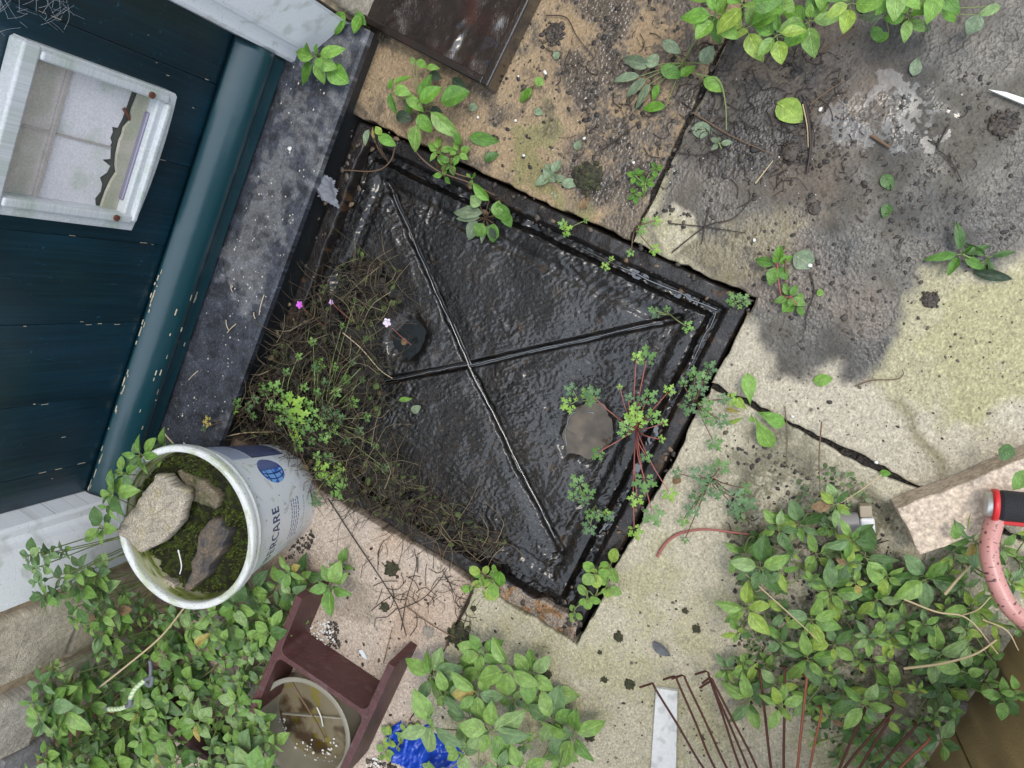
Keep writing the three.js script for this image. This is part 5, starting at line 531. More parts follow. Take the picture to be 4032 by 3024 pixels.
// ---------------------------------------------------------------- dead stems, twigs, litter
{
  const area = [[1080, 1330], [1180, 1250], [1290, 1080], [1420, 980], [1570, 1060], [1590, 1180], [1480, 1300], [1500, 1420], [1500, 1560], [1470, 1700], [1540, 1800], [1660, 1910], [1820, 2030], [2000, 2140], [1960, 2210], [1780, 2150], [1560, 2060], [1380, 1990], [1250, 1880], [1000, 1740], [920, 1640], [930, 1560], [1040, 1440]];
  const r = rng(61), gs = [], cols = [lin(0.075, 0.056, 0.036), lin(0.12, 0.092, 0.056), lin(0.04, 0.031, 0.022), lin(0.24, 0.19, 0.115), lin(0.075, 0.08, 0.034), lin(0.035, 0.026, 0.02), lin(0.045, 0.034, 0.024)];
  let n = 0, guard = 0; while (n < 1400 && guard++ < 20000) { const x = rr(r, 900, 2020), y = rr(r, 960, 2220); if (!inPoly(area, x, y)) continue; n++; const a = rr(r, 0, 6.283), L = rr(r, 50, 190), k = rr(r, -0.7, 0.7), h0 = rr(r, -0.004, 0.055), p0 = at(x, y, h0), p1 = at(x + Math.cos(a) * L * 0.5, y + Math.sin(a) * L * 0.5, h0 + rr(r, -0.004, 0.02)), p2 = at(x + Math.cos(a + k) * L, y + Math.sin(a + k) * L, Math.max(0, h0 + rr(r, -0.02, 0.015))); gs.push(tint(tube([p0, p1, p2], rr(r, 0.00035, 0.0009), 5, 3, 0.0003), cols[Math.floor(r() * cols.length)])); }
  const m = new THREE.MeshStandardMaterial({ vertexColors: true, roughness: 0.75 });
  { // the sodden mat of old stalks and soil that the stems stand in
    const wp = area.map(([a, b]) => at(a, b, 0)).map((q) => [q.x, q.z]), inner = (x, z) => { let dm = 9; for (let i = 0, j = wp.length - 1; i < wp.length; j = i++) dm = Math.min(dm, segDist(x, z, wp[i], wp[j])); return inPoly(wp, x, z) ? dm : -dm; };
    const g = field(-0.325, 0.2, -0.22, 0.3, 0.0022, (x, z) => -0.012 + 0.03 * sm(-0.004, 0.045, inner(x, z)) + 0.012 * fbm(x * 40, z * 40, 4) + 0.004 * ridge(x * 110, z * 90, 2) + 0.0015 * noise(x * 300, z * 300), (x, z) => inner(x, z) > -0.002 && fbm(x * 34 + 7, z * 34, 3) > -0.12 && Math.hypot(x - poolA[0], z - poolA[1]) > 0.024 && Math.hypot(x - poolB[0], z - poolB[1]) > 0.04);
    single('sodden_mat', g, new THREE.MeshStandardMaterial({ color: lin(0.3, 0.27, 0.24), roughness: 0.6, map: tex(256, 256, (u, v) => { const a = sm(-0.2, 0.4, fbm(u * 14, v * 14, 4)), b = sm(0.1, 0.5, fbm(u * 20 + 5, v * 20, 3)), f = 0.7 + 0.4 * noise(u * 110, v * 110); return [(0.22 + 0.12 * a) * f, (0.19 + 0.08 * a + 0.08 * b) * f, (0.14 + 0.05 * a) * f]; }, true) }), 'sodden brown mat of rotting stalks on the cover edge', 'plant litter', null, 'stuff'); }
  single('dead_stems', mergeGeometries(gs), m, 'tangle of dead brown stems over the left of the cover', 'dead stems', null, 'stuff');
  const ls = [], cl = [lin(0.07, 0.07, 0.025), lin(0.11, 0.085, 0.04), lin(0.1, 0.15, 0.035), lin(0.045, 0.034, 0.024), lin(0.08, 0.13, 0.03)]; n = 0; guard = 0;
  while (n < 700 && guard++ < 20000) { const x = rr(r, 900, 2020), y = rr(r, 960, 2220); if (!inPoly(area, x, y)) continue; n++; const g = (r() < 0.5 ? LOBED[n % 3] : OVATE[n % 6].clone()).clone(); if (g.index === null) { } const L = rr(r, 0.006, 0.013); g.scale(L, L, L * rr(r, 0.5, 0.9)); g.rotateX(rr(r, -0.9, 0.9)); g.rotateZ(rr(r, -0.5, 0.5)); g.rotateY(r() * 6.28); const p = at(x, y, rr(r, 0, 0.022)); g.translate(p.x, p.y, p.z); ls.push(tint(g, cl[Math.floor(r() * 5)])); }
  single('withered_leaves', mergeGeometries(ls.map((g) => g.index ? g.toNonIndexed() : g)), new THREE.MeshStandardMaterial({ vertexColors: true, roughness: 0.8, side: THREE.DoubleSide }), 'withered leaf scraps caught in the dead stem tangle', 'leaf litter', null, 'stuff');
}
function twig(label, pts, rad, mat, h = 0.004, rad2) { const v = pts.map(([x, y, hh]) => at(x, y, hh ?? h)); return single('twig', tube(v, rad, 6 * pts.length, 5, rad2 ?? rad * 0.6), mat, label, 'twig', 'twigs and dry stalks on the paving'); }
twig('dark forked twig left arm on the grey slab, rising right', [[2645, 994], [2790, 886], [2885, 861], [2961, 785]], 0.0011, stemDark); twig('dark twig crossing the forked twig, lying flat', [[2632, 880], [2771, 893], [2936, 918]], 0.001, stemDark); twig('short dark twig crossing two others near pale corner', [[2793, 817], [2775, 890, 0.006], [2762, 962]], 0.0013, stemDark);
twig('long thin twig leading to the dark clod', [[2727, 443], [2885, 538], [3043, 608]], 0.0011, stemBrown); twig('thick dark stalk bundle right of the clod', [[3165, 400], [3185, 500], [3190, 590], [3176, 684]], 0.0028, stemDark); twig('pale stalk along the dark stalk bundle', [[3160, 410, 0.008], [3178, 500, 0.009], [3182, 580, 0.008]], 0.0009, stemTan); twig('straight twig pointing up to the top weeds', [[3372, 108], [3280, 172], [3189, 228]], 0.001, stemBrown); twig('short stalk right of the clod, pointing up right', [[3190, 412], [3250, 365], [3328, 316]], 0.001, stemBrown);
twig('stubby brown stick on the wet shiny slab', [[3430, 532], [3466, 556], [3505, 582]], 0.0026, stemBrown); twig('bent dark twig below the shiny wet patch', [[3735, 490], [3690, 590], [3708, 600], [3760, 660], [3790, 722]], 0.0011, stemDark); twig('pale straw beside the clod', [[2974, 722], [3043, 633]], 0.0011, stemTan); twig('pale vine stem curling down from the top sprig', [[2740, 290, 0.015], [2830, 320, 0.015], [2855, 400, 0.01], [2860, 513]], 0.0013, stemGreen);
twig('thin curved brown stalk on the dry beige slab', [[3366, 1521], [3430, 1498], [3540, 1490], [3558, 1470], [3550, 1455]], 0.001, stemBrown); twig('dark red runner on the yellowish slab', [[2587, 2192], [2620, 2140], [2670, 2103], [2771, 2084], [2948, 2103], [3060, 2100]], 0.0022, stemRed, 0.005); twig('dark root in the wet grey slab below pale leaf', [[3190, 1070], [3205, 1150], [3175, 1240], [3170, 1300]], 0.0011, stemDark); twig('straight dark stem standing over grey slab', [[3093, 1020, 0.03], [3090, 1120, 0.01], [3085, 1200]], 0.0014, stemBrown);
twig('long straw across the left of the right-hand weed bank', [[2860, 2190, 0.04], [2990, 2310, 0.07], [3090, 2400, 0.08], [3215, 2515, 0.06]], 0.0012, stemTan); twig('branching straw running to the board wall', [[3560, 2360, 0.08], [3690, 2410, 0.09], [3800, 2430, 0.09], [3930, 2575, 0.08]], 0.0013, stemTan); twig('straw arching up beside the hose end', [[3780, 2425, 0.09], [3850, 2400, 0.1], [3900, 2350, 0.1]], 0.001, stemTan); twig('long dry stalk slanting toward the board wall', [[3560, 2632, 0.06], [3720, 2610, 0.08], [3850, 2570, 0.09], [3925, 2518, 0.09]], 0.0019, stemTan); twig('pale stick under the concrete block', [[3720, 2340, 0.05], [3780, 2270, 0.05], [3850, 2200, 0.05]], 0.002, stemTan); twig('thin straw by the board wall bending down', [[3870, 2440, 0.1], [3960, 2480, 0.11], [4010, 2560, 0.1]], 0.0011, stemTan); twig('short straw stub left of the long straw', [[2950, 2220, 0.05], [3000, 2290, 0.06]], 0.001, stemTan);
twig('long pale bramble stalk across the weeds below the bucket', [[735, 2380, 0.1], [640, 2500, 0.13], [500, 2620, 0.15], [310, 2768, 0.16]], 0.0016, stemTan, 0.1, 0.0016); twig('dark dry stem on the pinkish slab, main', [[1290, 1960, 0.02], [1400, 2130], [1520, 2310], [1565, 2390], [1600, 2505]], 0.0013, stemDark, 0.006); twig('thin dry stem slanting to the bottom weeds', [[1590, 2380], [1700, 2460], [1850, 2540], [2000, 2620], [2220, 2780]], 0.0011, stemBrown, 0.008); twig('dark dry side stem near the large moss clump', [[1580, 2480], [1600, 2360], [1640, 2220], [1630, 2160]], 0.0009, stemDark, 0.006); twig('dark dry stem forking toward the frame', [[1570, 2400], [1660, 2360], [1720, 2300], [1760, 2240]], 0.0009, stemDark, 0.006); twig('dark dry stem hooked at its end on the pinkish slab', [[1565, 2395], [1520, 2430], [1480, 2435], [1475, 2470]], 0.0008, stemDark, 0.006); twig('thin stem upright from the white paper scrap', [[1510, 2610], [1545, 2470]], 0.0008, stemBrown); twig('dark thread along the slab joint below the frame', [[1870, 2300, 0.001], [1840, 2380, 0.001], [1795, 2470, 0.001]], 0.0012, stemDark);
twig('short dry twig on the pinkish slab by the frame', [[1745, 2250], [1775, 2310], [1790, 2375]], 0.0008, stemDark); twig('leggy brown stem beneath the bucket foot herbs', [[1180, 1780, 0.02], [1230, 1880, 0.015], [1290, 1990, 0.008]], 0.001, stemBrown); twig('pale stick behind the bucket', [[640, 1700, 0.1], [700, 1760, 0.1], [755, 1780, 0.09]], 0.0014, stemTan); twig('upright dry stub between sill and bucket', [[835, 1710, 0.03], [830, 1790, 0.01]], 0.0012, stemTan); twig('dry stalk lying from sill end toward herbs', [[860, 1725, 0.02], [960, 1705, 0.02], [1080, 1700, 0.02]], 0.0011, stemTan);
twig('long pale straw over the dead stems, upper', [[1350, 1310, 0.04], [1420, 1370, 0.035], [1500, 1460, 0.03], [1545, 1490, 0.02]], 0.001, stemTan); twig('olive stem slanting across the dead stems', [[1300, 1550, 0.04], [1380, 1490, 0.045], [1420, 1450, 0.05]], 0.0012, stemGreen); twig('curving brown runner along the upper frame edge', [[1580, 480, 0.02], [1640, 600, 0.01], [1720, 670, 0.008], [1850, 720, 0.006], [1950, 770, 0.004]], 0.0014, stemBrown); twig('brown arching stem at the frame corner', [[1555, 580, 0.03], [1540, 630, 0.02], [1490, 670, 0.01], [1350, 670, 0.004]], 0.0013, stemBrown); twig('thin dead stem on the tan slab right of tray', [[2150, 60], [2230, 70], [2270, 140], [2340, 230]], 0.0009, stemDark); twig('long dead stem in the mud above the frame', [[2370, 590], [2440, 540], [2520, 480]], 0.0009, stemDark); twig('root thread crossing slab joint at the top mud', [[2660, 600, 0.003], [2760, 610, 0.003], [2830, 590, 0.003]], 0.0008, stemDark); twig('dead stem right of tide line stain', [[3090, 1600], [3100, 1700], [3095, 1840]], 0.0008, stemBrown); twig('red-brown stalk standing by the slab joint', [[3235, 1660, 0.01], [3225, 1800, 0.02], [3230, 1950, 0.02]], 0.001, stemBrown); twig('pale straw at the joint under the block', [[3470, 1870, 0.01], [3390, 1930, 0.02], [3310, 1980, 0.02]], 0.001, stemTan);
{ // fallen leaves lying on the paving
  const fallen = (label, l, mat, geo) => { const [x1, y1, x2, y2, w, h = 0.003] = l, a = at(x1, y1, h), b = at(x2, y2, h + 0.002), g = single('fallen_leaf', geo ?? OVATE[Math.abs(x1) % 6], mat, label, 'leaf', 'fallen leaves on the paving'); setLeaf(g, a, b, w * metres(a), 0.08); };
  fallen('pale green leaf alone on the shiny wet slab', [3595, 300, 3618, 222, 48], PALE[1]); fallen('large green leaf right of the dark clod stalks', [3062, 400, 3160, 480, 96], GREENS[4]); fallen('grey-green leaf on the slab corner near joint', [2722, 505, 2812, 520, 62], PALE[1]); fallen('large pale leaf at the top of grey stained slab', [3125, 1000, 3212, 1052, 84], PALE[1]); fallen('dead brown leaf near seedlings above the frame', [2285, 822, 2318, 775, 34], BROWNLEAF); fallen('grey shrivelled leaf on the yellowish slab', [2570, 2525, 2640, 2585, 44], GREYLEAF); fallen('grey pointed leaf beside the bottom centre weeds', [2200, 2785, 2245, 2830, 34], GREYLEAF); fallen('wet green leaf flat on the slab near right edge', [3480, 685, 3512, 750, 50, 0.002], GREENS[2]); fallen('faded green leaf lower on the wet slab', [3500, 800, 3480, 860, 44, 0.002], GREENS[2]); fallen('dark curled leaf strip near the right edge', [3830, 1070, 3990, 1100, 44], DARKLEAF); fallen('bright green leaf half on tide stain', [3200, 1500, 3280, 1490, 50], BRIGHT[1]); fallen('small light leaf on grey stained slab', [3215, 1150, 3245, 1155, 30], BRIGHT[1]); fallen('green leaf in the joint near the block', [3462, 1858, 3510, 1868, 30], BRIGHT[0]); fallen('yellow dead leaf on the weeds below the bucket', [765, 2535, 815, 2505, 34, 0.12], YELLOW); fallen('orange scrap of leaf on the black cover', [1580, 1340, 1605, 1350, 30, 0.004], BROWNLEAF); fallen('pale leaf scrap on the cover below the cross', [1620, 1620, 1655, 1600, 34, 0.004], PALE[1]); fallen('green scrap on the cover left below the crossing', [1570, 1575, 1620, 1570, 22, 0.004], BRIGHT[1]); fallen('flat green leaf on the tan slab above the frame', [1846, 540, 1962, 556, 52, 0.006], BRIGHT[2]); fallen('small dark leaf below the flat green leaf', [1905, 630, 1965, 600, 40, 0.004], GREENS[2]); fallen('pale small leaf on tan slab beneath tray', [2180, 230, 2205, 205, 30], PALE[0]); fallen('pale small leaf in middle of tan slab', [2105, 430, 2135, 450, 32], PALE[0]); fallen('pale leaf floating on dark mud, tan slab', [2265, 590, 2285, 550, 34], PALE[1]); fallen('pale leaf beside the round weed of tan slab', [1845, 420, 1880, 425, 34], PALE[1]); fallen('tan dead leaf by the right herb', [2650, 1880, 2680, 1900, 44], BROWNLEAF); fallen('dark green leaf over the concrete block edge', [3930, 1770, 4000, 1790, 70, 0.06], GREENS[2]); fallen('green leaf lying on the concrete block', [3762, 2125, 3762, 2060, 40, 0.07], GREENS[0]); fallen('green leaf tip reaching over the tool grip', [4040, 1850, 3990, 1930, 60, 0.12], GREENS[0]);
}
// soil crumbs, clods, moss tufts, pebbles
const mossDark = new THREE.MeshStandardMaterial({ vertexColors: true, roughness: 1 }), clodMat = new THREE.MeshStandardMaterial({ vertexColors: true, roughness: 0.6 });
mossDark.userData.tones = [lin(0.05, 0.052, 0.028), lin(0.03, 0.03, 0.02), lin(0.07, 0.075, 0.03), lin(0.045, 0.035, 0.025)]; clodMat.userData.tones = [lin(0.06, 0.048, 0.038), lin(0.035, 0.028, 0.024), lin(0.085, 0.068, 0.05)];
function tuft(name, label, px, py, d, mat, cat, group, hgt = 0.3) { // a ragged cushion built of many small lumps and stalks
  const p = at(px, py, 0), R = d / 2 * metres(p), r = rng(px * 7 + py), gs = []; const base = lumpy(mergeVertices(new THREE.IcosahedronGeometry(1, 4)), 0.36, 2.1, px * 0.37); base.scale(R * 0.78, R * hgt * 0.8, R * 0.78); base.translate(0, R * hgt * 0.25, 0); gs.push(base); const n = d > 60 ? 90 : 45;
  for (let i = 0; i < n; i++) { const a = r() * 6.283, q = Math.sqrt(r()) * R * rr(r, 0.75, 1.12), k = R * rr(r, 0.06, 0.2), g = lumpy(mergeVertices(new THREE.IcosahedronGeometry(1, 1)), 0.5, 1.9, i * 3.7); g.scale(k, k * 0.8, k * rr(r, 0.6, 1.5)); g.rotateY(a * 3); g.translate(Math.cos(a) * q, Math.max(0.0006, R * hgt * (1 - (q / R) ** 2) * 0.9), Math.sin(a) * q); gs.push(g); }
  const tones = mat.userData.tones, g = mergeGeometries(gs.map((q, i) => { for (const k of Object.keys(q.attributes)) if (k !== 'position' && k !== 'normal') q.deleteAttribute(k); if (tones) tint(q, tones[i % tones.length]); return q; })); g.translate(p.x, 0, p.z); planarUV(g, 30); return single(name, g, mat, label, cat, group); }
const MT = 'dark moss tufts on the pale slabs';
for (const [x, y, d, l] of [[1515, 2390, 46, 'round moss tuft beside the dark dry stem'], [1545, 2240, 66, 'moss tuft nearest the frame on pinkish slab'], [1808, 2500, 104, 'largest ragged moss clump at the slab joint'], [2152, 2655, 48, 'round moss tuft above the bottom centre weeds'], [2435, 2508, 44, 'moss tuft below the frame corner'], [2362, 2568, 22, 'small moss dot left of the grey leaf'], [2380, 2677, 30, 'small round moss dot over white strip'], [2478, 2692, 46, 'moss tuft just left of the rake tips'], [2742, 2475, 38, 'moss dot right of grey leaf, lower'], [2698, 2405, 26, 'small moss dot right of grey leaf, upper'], [1865, 2395, 28, 'small moss crumb right of slab joint below frame'], [1858, 2530, 20, 'moss crumb beside the largest clump'], [2320, 2900, 44, 'moss tuft at the lower right of bottom weeds'], [1910, 2535, 26, 'moss crumb above the bottom centre leaves']]) tuft('moss_tuft', l, x, y, d, mossDark, 'moss', MT, 0.4);
tuft('soil_clod', 'dark soil clod with roots on the grey slab', 3115, 600, 90, clodMat, 'clod', 'soil clods on the upper paving', 0.5); tuft('soil_clod', 'black mossy lump on the tan slab above the frame', 2320, 700, 120, mossDark, 'clod', 'soil clods on the upper paving', 0.3); tuft('soil_clod', 'dark clod at the far right of the wet slab', 3950, 490, 110, clodMat, 'clod', 'soil clods on the upper paving', 0.3); tuft('soil_clod', 'crumbly clod on the dry beige edge', 3660, 1180, 70, clodMat, 'clod', 'soil clods on the upper paving', 0.3); tuft('soil_clod', 'leafy dark clod on the grey stained slab', 3205, 820, 60, clodMat, 'clod', 'soil clods on the upper paving', 0.3); tuft('soil_clod', 'wet dark stone patch right of the tray', 2180, 130, 90, clodMat, 'clod', 'soil clods on the upper paving', 0.12);
tuft('pebble', 'flat grey pebble on the pinkish slab', 1685, 2488, 52, new THREE.MeshStandardMaterial({ color: lin(0.3, 0.27, 0.23), roughness: 0.9 }), 'pebble', null, 0.3);
{
  const r = rng(314), gs = [], ic = [0, 1, 2, 3].map((k) => lumpy(mergeVertices(new THREE.IcosahedronGeometry(1, 1)), 0.5, 1.7, k * 9.1)), dark = [lin(0.03, 0.024, 0.02), lin(0.055, 0.045, 0.036), lin(0.02, 0.017, 0.015), lin(0.09, 0.072, 0.054)];
  const drop = (px, py, s, c) => { const p = at(px, py, 0), g = ic[Math.floor(r() * 4)].clone(), q = s * metres(p) / 2; g.scale(q, q * 0.4, q * rr(r, 0.6, 1.7)); g.rotateY(r() * 6.28); g.translate(p.x, q * 0.2, p.z); gs.push(tint(g, c)); };
  const spread = (poly, n, s0, s1) => { let k = 0, gd = 0, x0 = 1e9, x1 = -1e9, y0 = 1e9, y1 = -1e9; for (const [x, y] of poly) { x0 = Math.min(x0, x); x1 = Math.max(x1, x); y0 = Math.min(y0, y); y1 = Math.max(y1, y); } while (k < n && gd++ < n * 30) { const x = rr(r, x0, x1), y = rr(r, y0, y1); if (!inPoly(poly, x, y) || fbm(x * 0.008, y * 0.008, 3) < -0.12 - 0.3 * r()) continue; const q = at(x, y); if (q.x < -0.31 || Math.abs(q.x) < 0.33 && Math.abs(q.z) < 0.288) continue; k++; drop(x, y, mix(s0, s1, Math.pow(r(), 2.6)) * (r() < 0.04 ? 1.7 : 1), dark[Math.floor(r() * 4)]); } };
  spread([[2150, 0], [3400, 0], [3300, 650], [2700, 900], [2400, 800], [2200, 400]], 1000, 3, 20); spread([[2900, 600], [3300, 450], [3900, 250], [4032, 900], [3500, 1300], [3100, 1400], [2900, 1050]], 900, 3, 17); spread([[3000, 1300], [4032, 1100], [4032, 1700], [3600, 1850], [3000, 1550]], 130, 4, 12); spread([[2400, 2350], [2900, 2250], [2950, 3020], [2300, 3020]], 110, 4, 11); spread([[1500, 2100], [2200, 2550], [1900, 3000], [1400, 2950], [1250, 2300]], 160, 4, 12); spread([[1900, 350], [2150, 0], [2400, 850], [1900, 650]], 200, 4, 14); spread([[2850, 1680], [3500, 1980], [3560, 2300], [3300, 2900], [2900, 2750], [2850, 2000]], 700, 4, 18); spread([[1110, 2180], [1230, 2080], [1240, 2140], [1120, 2230]], 60, 6, 16); spread([[1210, 2440], [1330, 2450], [1340, 2560], [1230, 2520]], 110, 5, 16); spread([[1440, 2990], [1520, 2960], [1560, 3024], [1440, 3024]], 50, 6, 16);
  for (let i = 0; i < 620; i++) { const e = r(), t = rr(r, -1, 1), inn = rr(r, -0.004, 0.05) * (r() < 0.6 ? 0.7 : 1); const x = e < 0.5 ? t * HX : (e < 0.75 ? 1 : -1) * (HX - inn), z = e < 0.5 ? (e < 0.25 ? 1 : -1) * (HZ - inn) : t * HZ; if (fbm(x * 24, z * 24, 3) < -0.1) continue; const g = ic[Math.floor(r() * 4)].clone(), q = mix(0.0008, 0.0046, Math.pow(r(), 2.2)); g.scale(q, q * 0.5, q * rr(r, 0.6, 1.8)); g.rotateY(r() * 6.28); g.translate(x, inn < 0.026 ? -0.0035 : inn < 0.045 ? -0.021 : -0.007, z); gs.push(tint(g, [dark[0], dark[1], dark[3], lin(0.16, 0.11, 0.065)][Math.floor(r() * 4)])); }
  single('soil_crumbs', mergeGeometries(gs.map((g) => g)), new THREE.MeshStandardMaterial({ vertexColors: true, roughness: 0.55 }), 'dark wet soil crumbs strewn over the paving', 'soil', null, 'stuff');
  const wh = []; const bit = (px, py, s, h = 0.002) => { const p = at(px, py, h), g = ic[Math.floor(r() * 4)].clone(), q = s * metres(p) / 2; g.scale(q, q * 0.4, q * rr(r, 0.7, 1.6)); g.rotateY(r() * 6.28); g.translate(p.x, p.y, p.z); wh.push(g); };
  for (const [x, y, s] of [[2145, 285, 13], [2062, 612, 14], [1882, 462, 11], [2030, 475, 11], [1140, 585, 22, 0.056], [2970, 945, 16], [3190, 1045, 16], [3120, 1640, 11], [2880, 2700, 0], [2904, 2828, 26], [3490, 2230, 26], [3450, 1820, 16], [2495, 640, 12], [2300, 545, 12], [2040, 300, 10], [3230, 430, 14]]) if (s) bit(x, y, s, x < 1200 ? 0.058 : 0.003);
  for (let i = 0; i < 70; i++) { bit(1270 + 60 * (r() + r() - 1), 2495 + 55 * (r() + r() - 1), rr(r, 3, 11)); bit(rr(r, 1080, 1330), rr(r, 2900, 3024), rr(r, 3, 11), 0.012); if (i < 30) bit(rr(r, 1070, 1130), rr(r, 2830, 2890), rr(r, 4, 12), 0.012); if (i < 40) bit(rr(r, 2150, 3300), rr(r, 20, 800), rr(r, 2.5, 5)); if (i < 16) bit(rr(r, 1440, 1500), rr(r, 2985, 3020), rr(r, 5, 12)); }
  single('white_chips', mergeGeometries(wh), new THREE.MeshStandardMaterial({ color: lin(0.72, 0.71, 0.68), roughness: 0.7 }), 'tiny white chips scattered on slabs and by the beam', 'chips', null, 'stuff');
  const rt = []; const rootlet = (poly, n, l0, l1) => { let k = 0, x0 = 1e9, x1 = -1e9, y0 = 1e9, y1 = -1e9; for (const [x, y] of poly) { x0 = Math.min(x0, x); x1 = Math.max(x1, x); y0 = Math.min(y0, y); y1 = Math.max(y1, y); } while (k < n) { const x = rr(r, x0, x1), y = rr(r, y0, y1); if (!inPoly(poly, x, y)) continue; k++; const a = r() * 6.28, L = rr(r, l0, l1), b = a + rr(r, -0.8, 0.8); rt.push(tube([at(x, y, 0.002), at(x + Math.cos(a) * L * 0.5, y + Math.sin(a) * L * 0.5, 0.004), at(x + Math.cos(b) * L, y + Math.sin(b) * L, 0.002)], rr(r, 0.0003, 0.0008), 4, 3)); } };
  rootlet([[2700, 150], [3300, 200], [3280, 700], [2950, 760], [2700, 600]], 150, 25, 110); rootlet([[2150, 100], [2700, 50], [2600, 800], [2300, 750]], 60, 20, 80); rootlet([[3250, 500], [3900, 450], [3800, 800], [3300, 900]], 40, 12, 60); rootlet([[1400, 2100], [1900, 2250], [1850, 2480], [1550, 2420]], 60, 30, 100); rootlet([[2900, 2000], [3700, 2150], [3600, 2900], [2950, 2700]], 120, 25, 90);
  single('rootlets', mergeGeometries(rt), stemDark, 'fine dark rootlets matted on the wet paving', 'roots', null, 'stuff');
  // ground moss and tiny seedlings in the right-hand bank
  const ms = []; const area = [[2900, 1780], [3150, 1760], [3500, 1960], [3560, 2150], [3760, 2250], [3900, 2560], [3700, 2880], [3300, 2950], [2950, 2650], [2900, 2200]]; let k = 0; while (k < 1500) { const x = rr(r, 2880, 3920), y = rr(r, 1750, 2960); if (!inPoly(area, x, y)) continue; if (fbm(x * 0.006 + 3, y * 0.006, 3) < -0.05) { k += 0.2; continue; } k++; const g = ROUND[k & 1] ? ROUND[Math.floor(k) & 1].clone() : ROUND[0].clone(), L = rr(r, 0.003, 0.009); g.scale(L, L, L * 0.7); g.rotateZ(rr(r, 0, 0.9)); g.rotateY(r() * 6.28); const p = at(x, y, rr(r, 0.002, 0.02)); if (p.x > 0.79) continue; g.translate(p.x, p.y, p.z); ms.push(tint(g, [lin(0.09, 0.16, 0.045), lin(0.13, 0.2, 0.07), lin(0.06, 0.1, 0.03), lin(0.16, 0.2, 0.1)][Math.floor(r() * 4)])); }
  single('seedlings', mergeGeometries(ms), new THREE.MeshStandardMaterial({ vertexColors: true, roughness: 0.6, side: THREE.DoubleSide }), 'carpet of tiny seedlings under the right-hand weeds', 'ground cover', null, 'stuff');
}
// ---------------------------------------------------------------- odds and ends
{ // rake
  const rustRod = new THREE.MeshStandardMaterial({ color: lin(0.5, 0.45, 0.42), roughness: 0.7, map: tex(64, 256, (u, v) => { const n = fbm(u * 4, v * 30, 3); return [0.42 + 0.1 * n, 0.24 + 0.08 * n, 0.2 + 0.06 * n]; }, true) }), redRod = new THREE.MeshStandardMaterial({ color: lin(0.26, 0.085, 0.05), roughness: 0.6 });
  const hub = at(3110, 3420, 0.05), o = thing('rake', 'rusty spring-tine rake head fanned over the slab', 'rake', hub);
  const tines = [[2570, 2690, 2770, 3024, 2520, 2706, 0], [2660, 2660, 2815, 3024, 2612, 2676, 0], [2692, 2656, 2862, 3024, 2646, 2672, 0], [2786, 2640, 2915, 3024, 2738, 2655, 0], [2800, 2680, 2945, 3024, 2756, 2708, 0], [2800, 2664, 2980, 3024, 2766, 2690, 0], [2992, 2640, 3036, 3024, 2975, 2630, 0], [3090, 2628, 3086, 3024, 3072, 2622, 0], [3176, 2670, 3140, 3024, 3160, 2655, 1], [3236, 2790, 3188, 3024, 3222, 2780, 1], [3410, 2780, 3305, 3024, 3398, 2765, 0], [3520, 2790, 3325, 3024, 3505, 2780, 0], [3500, 2830, 3385, 3024, 3488, 2818, 0], [3610, 2850, 3460, 3024, 3596, 2838, 0], [3662, 2905, 3545, 3024, 3650, 2892, 1]];
  tines.forEach(([tx, ty, bx, by, hx, hy, red], i) => { const h = 0.035 + 0.05 * i / 14, tip = at(tx, ty, h), bot = at(bx, by, h + 0.012), hook = at(hx, hy, h - 0.012); const l = (p) => p.clone().sub(hub); const c = hub.clone(); const near = tip.clone().lerp(bot, 0.03).add(V(0, 0.002, 0)); part('tine', tube([l(hook), l(tip.clone().lerp(hook, 0.2)), l(tip.clone()), l(near), l(tip.clone().lerp(bot, 0.5)), l(bot.clone()), l(bot.clone().lerp(c, 0.6).add(V(0, 0.006, 0))), V(0, 0, 0).add(V((i - 7) * 0.003, 0.01, 0))], 0.0017, 44, 6), red ? redRod : rustRod, o); });
  part('socket', (() => { const g = new THREE.CylinderGeometry(0.014, 0.02, 0.07, 16); g.rotateX(1.4); g.translate(0.012, 0.005, 0.03); return g; })(), redRod, o);
  part('handle', (() => { const d = V(0.4, 0.06, 1).normalize(); return tube([V(0.012, 0.005, 0.04), V(0.012, 0.005, 0.04).addScaledVector(d, 0.5), V(0.012, 0.005, 0.04).addScaledVector(d, 1.1)], 0.013, 8, 12); })(), new THREE.MeshStandardMaterial({ color: lin(0.3, 0.2, 0.1), roughness: 0.7 }), o);
}
{ // white strip
  const a = at(2583, 2708, 0.008), b = at(2668, 2722, 0.008), c = at(2560, 3060, 0.008), d = at(2662, 3060, 0.008); const s = new THREE.Shape([a, b, d, c].map((p) => new THREE.Vector2(p.x, p.z))); const g = extrudeUp(s, 0.008, 0.0008, 0.0008); const o = single('white_strip', planarUV(g, 4), new THREE.MeshPhysicalMaterial({ color: lin(0.76, 0.77, 0.76), roughness: 0.4, map: tex(128, 128, (u, v) => grey(0.96 - 0.1 * sm(0.3, 0.7, noise(u * 30, v * 30)) + 0.03 * noise(u * 90, v * 90)), true) }), 'flat white plastic strip lying under the rake tips', 'strip');
}
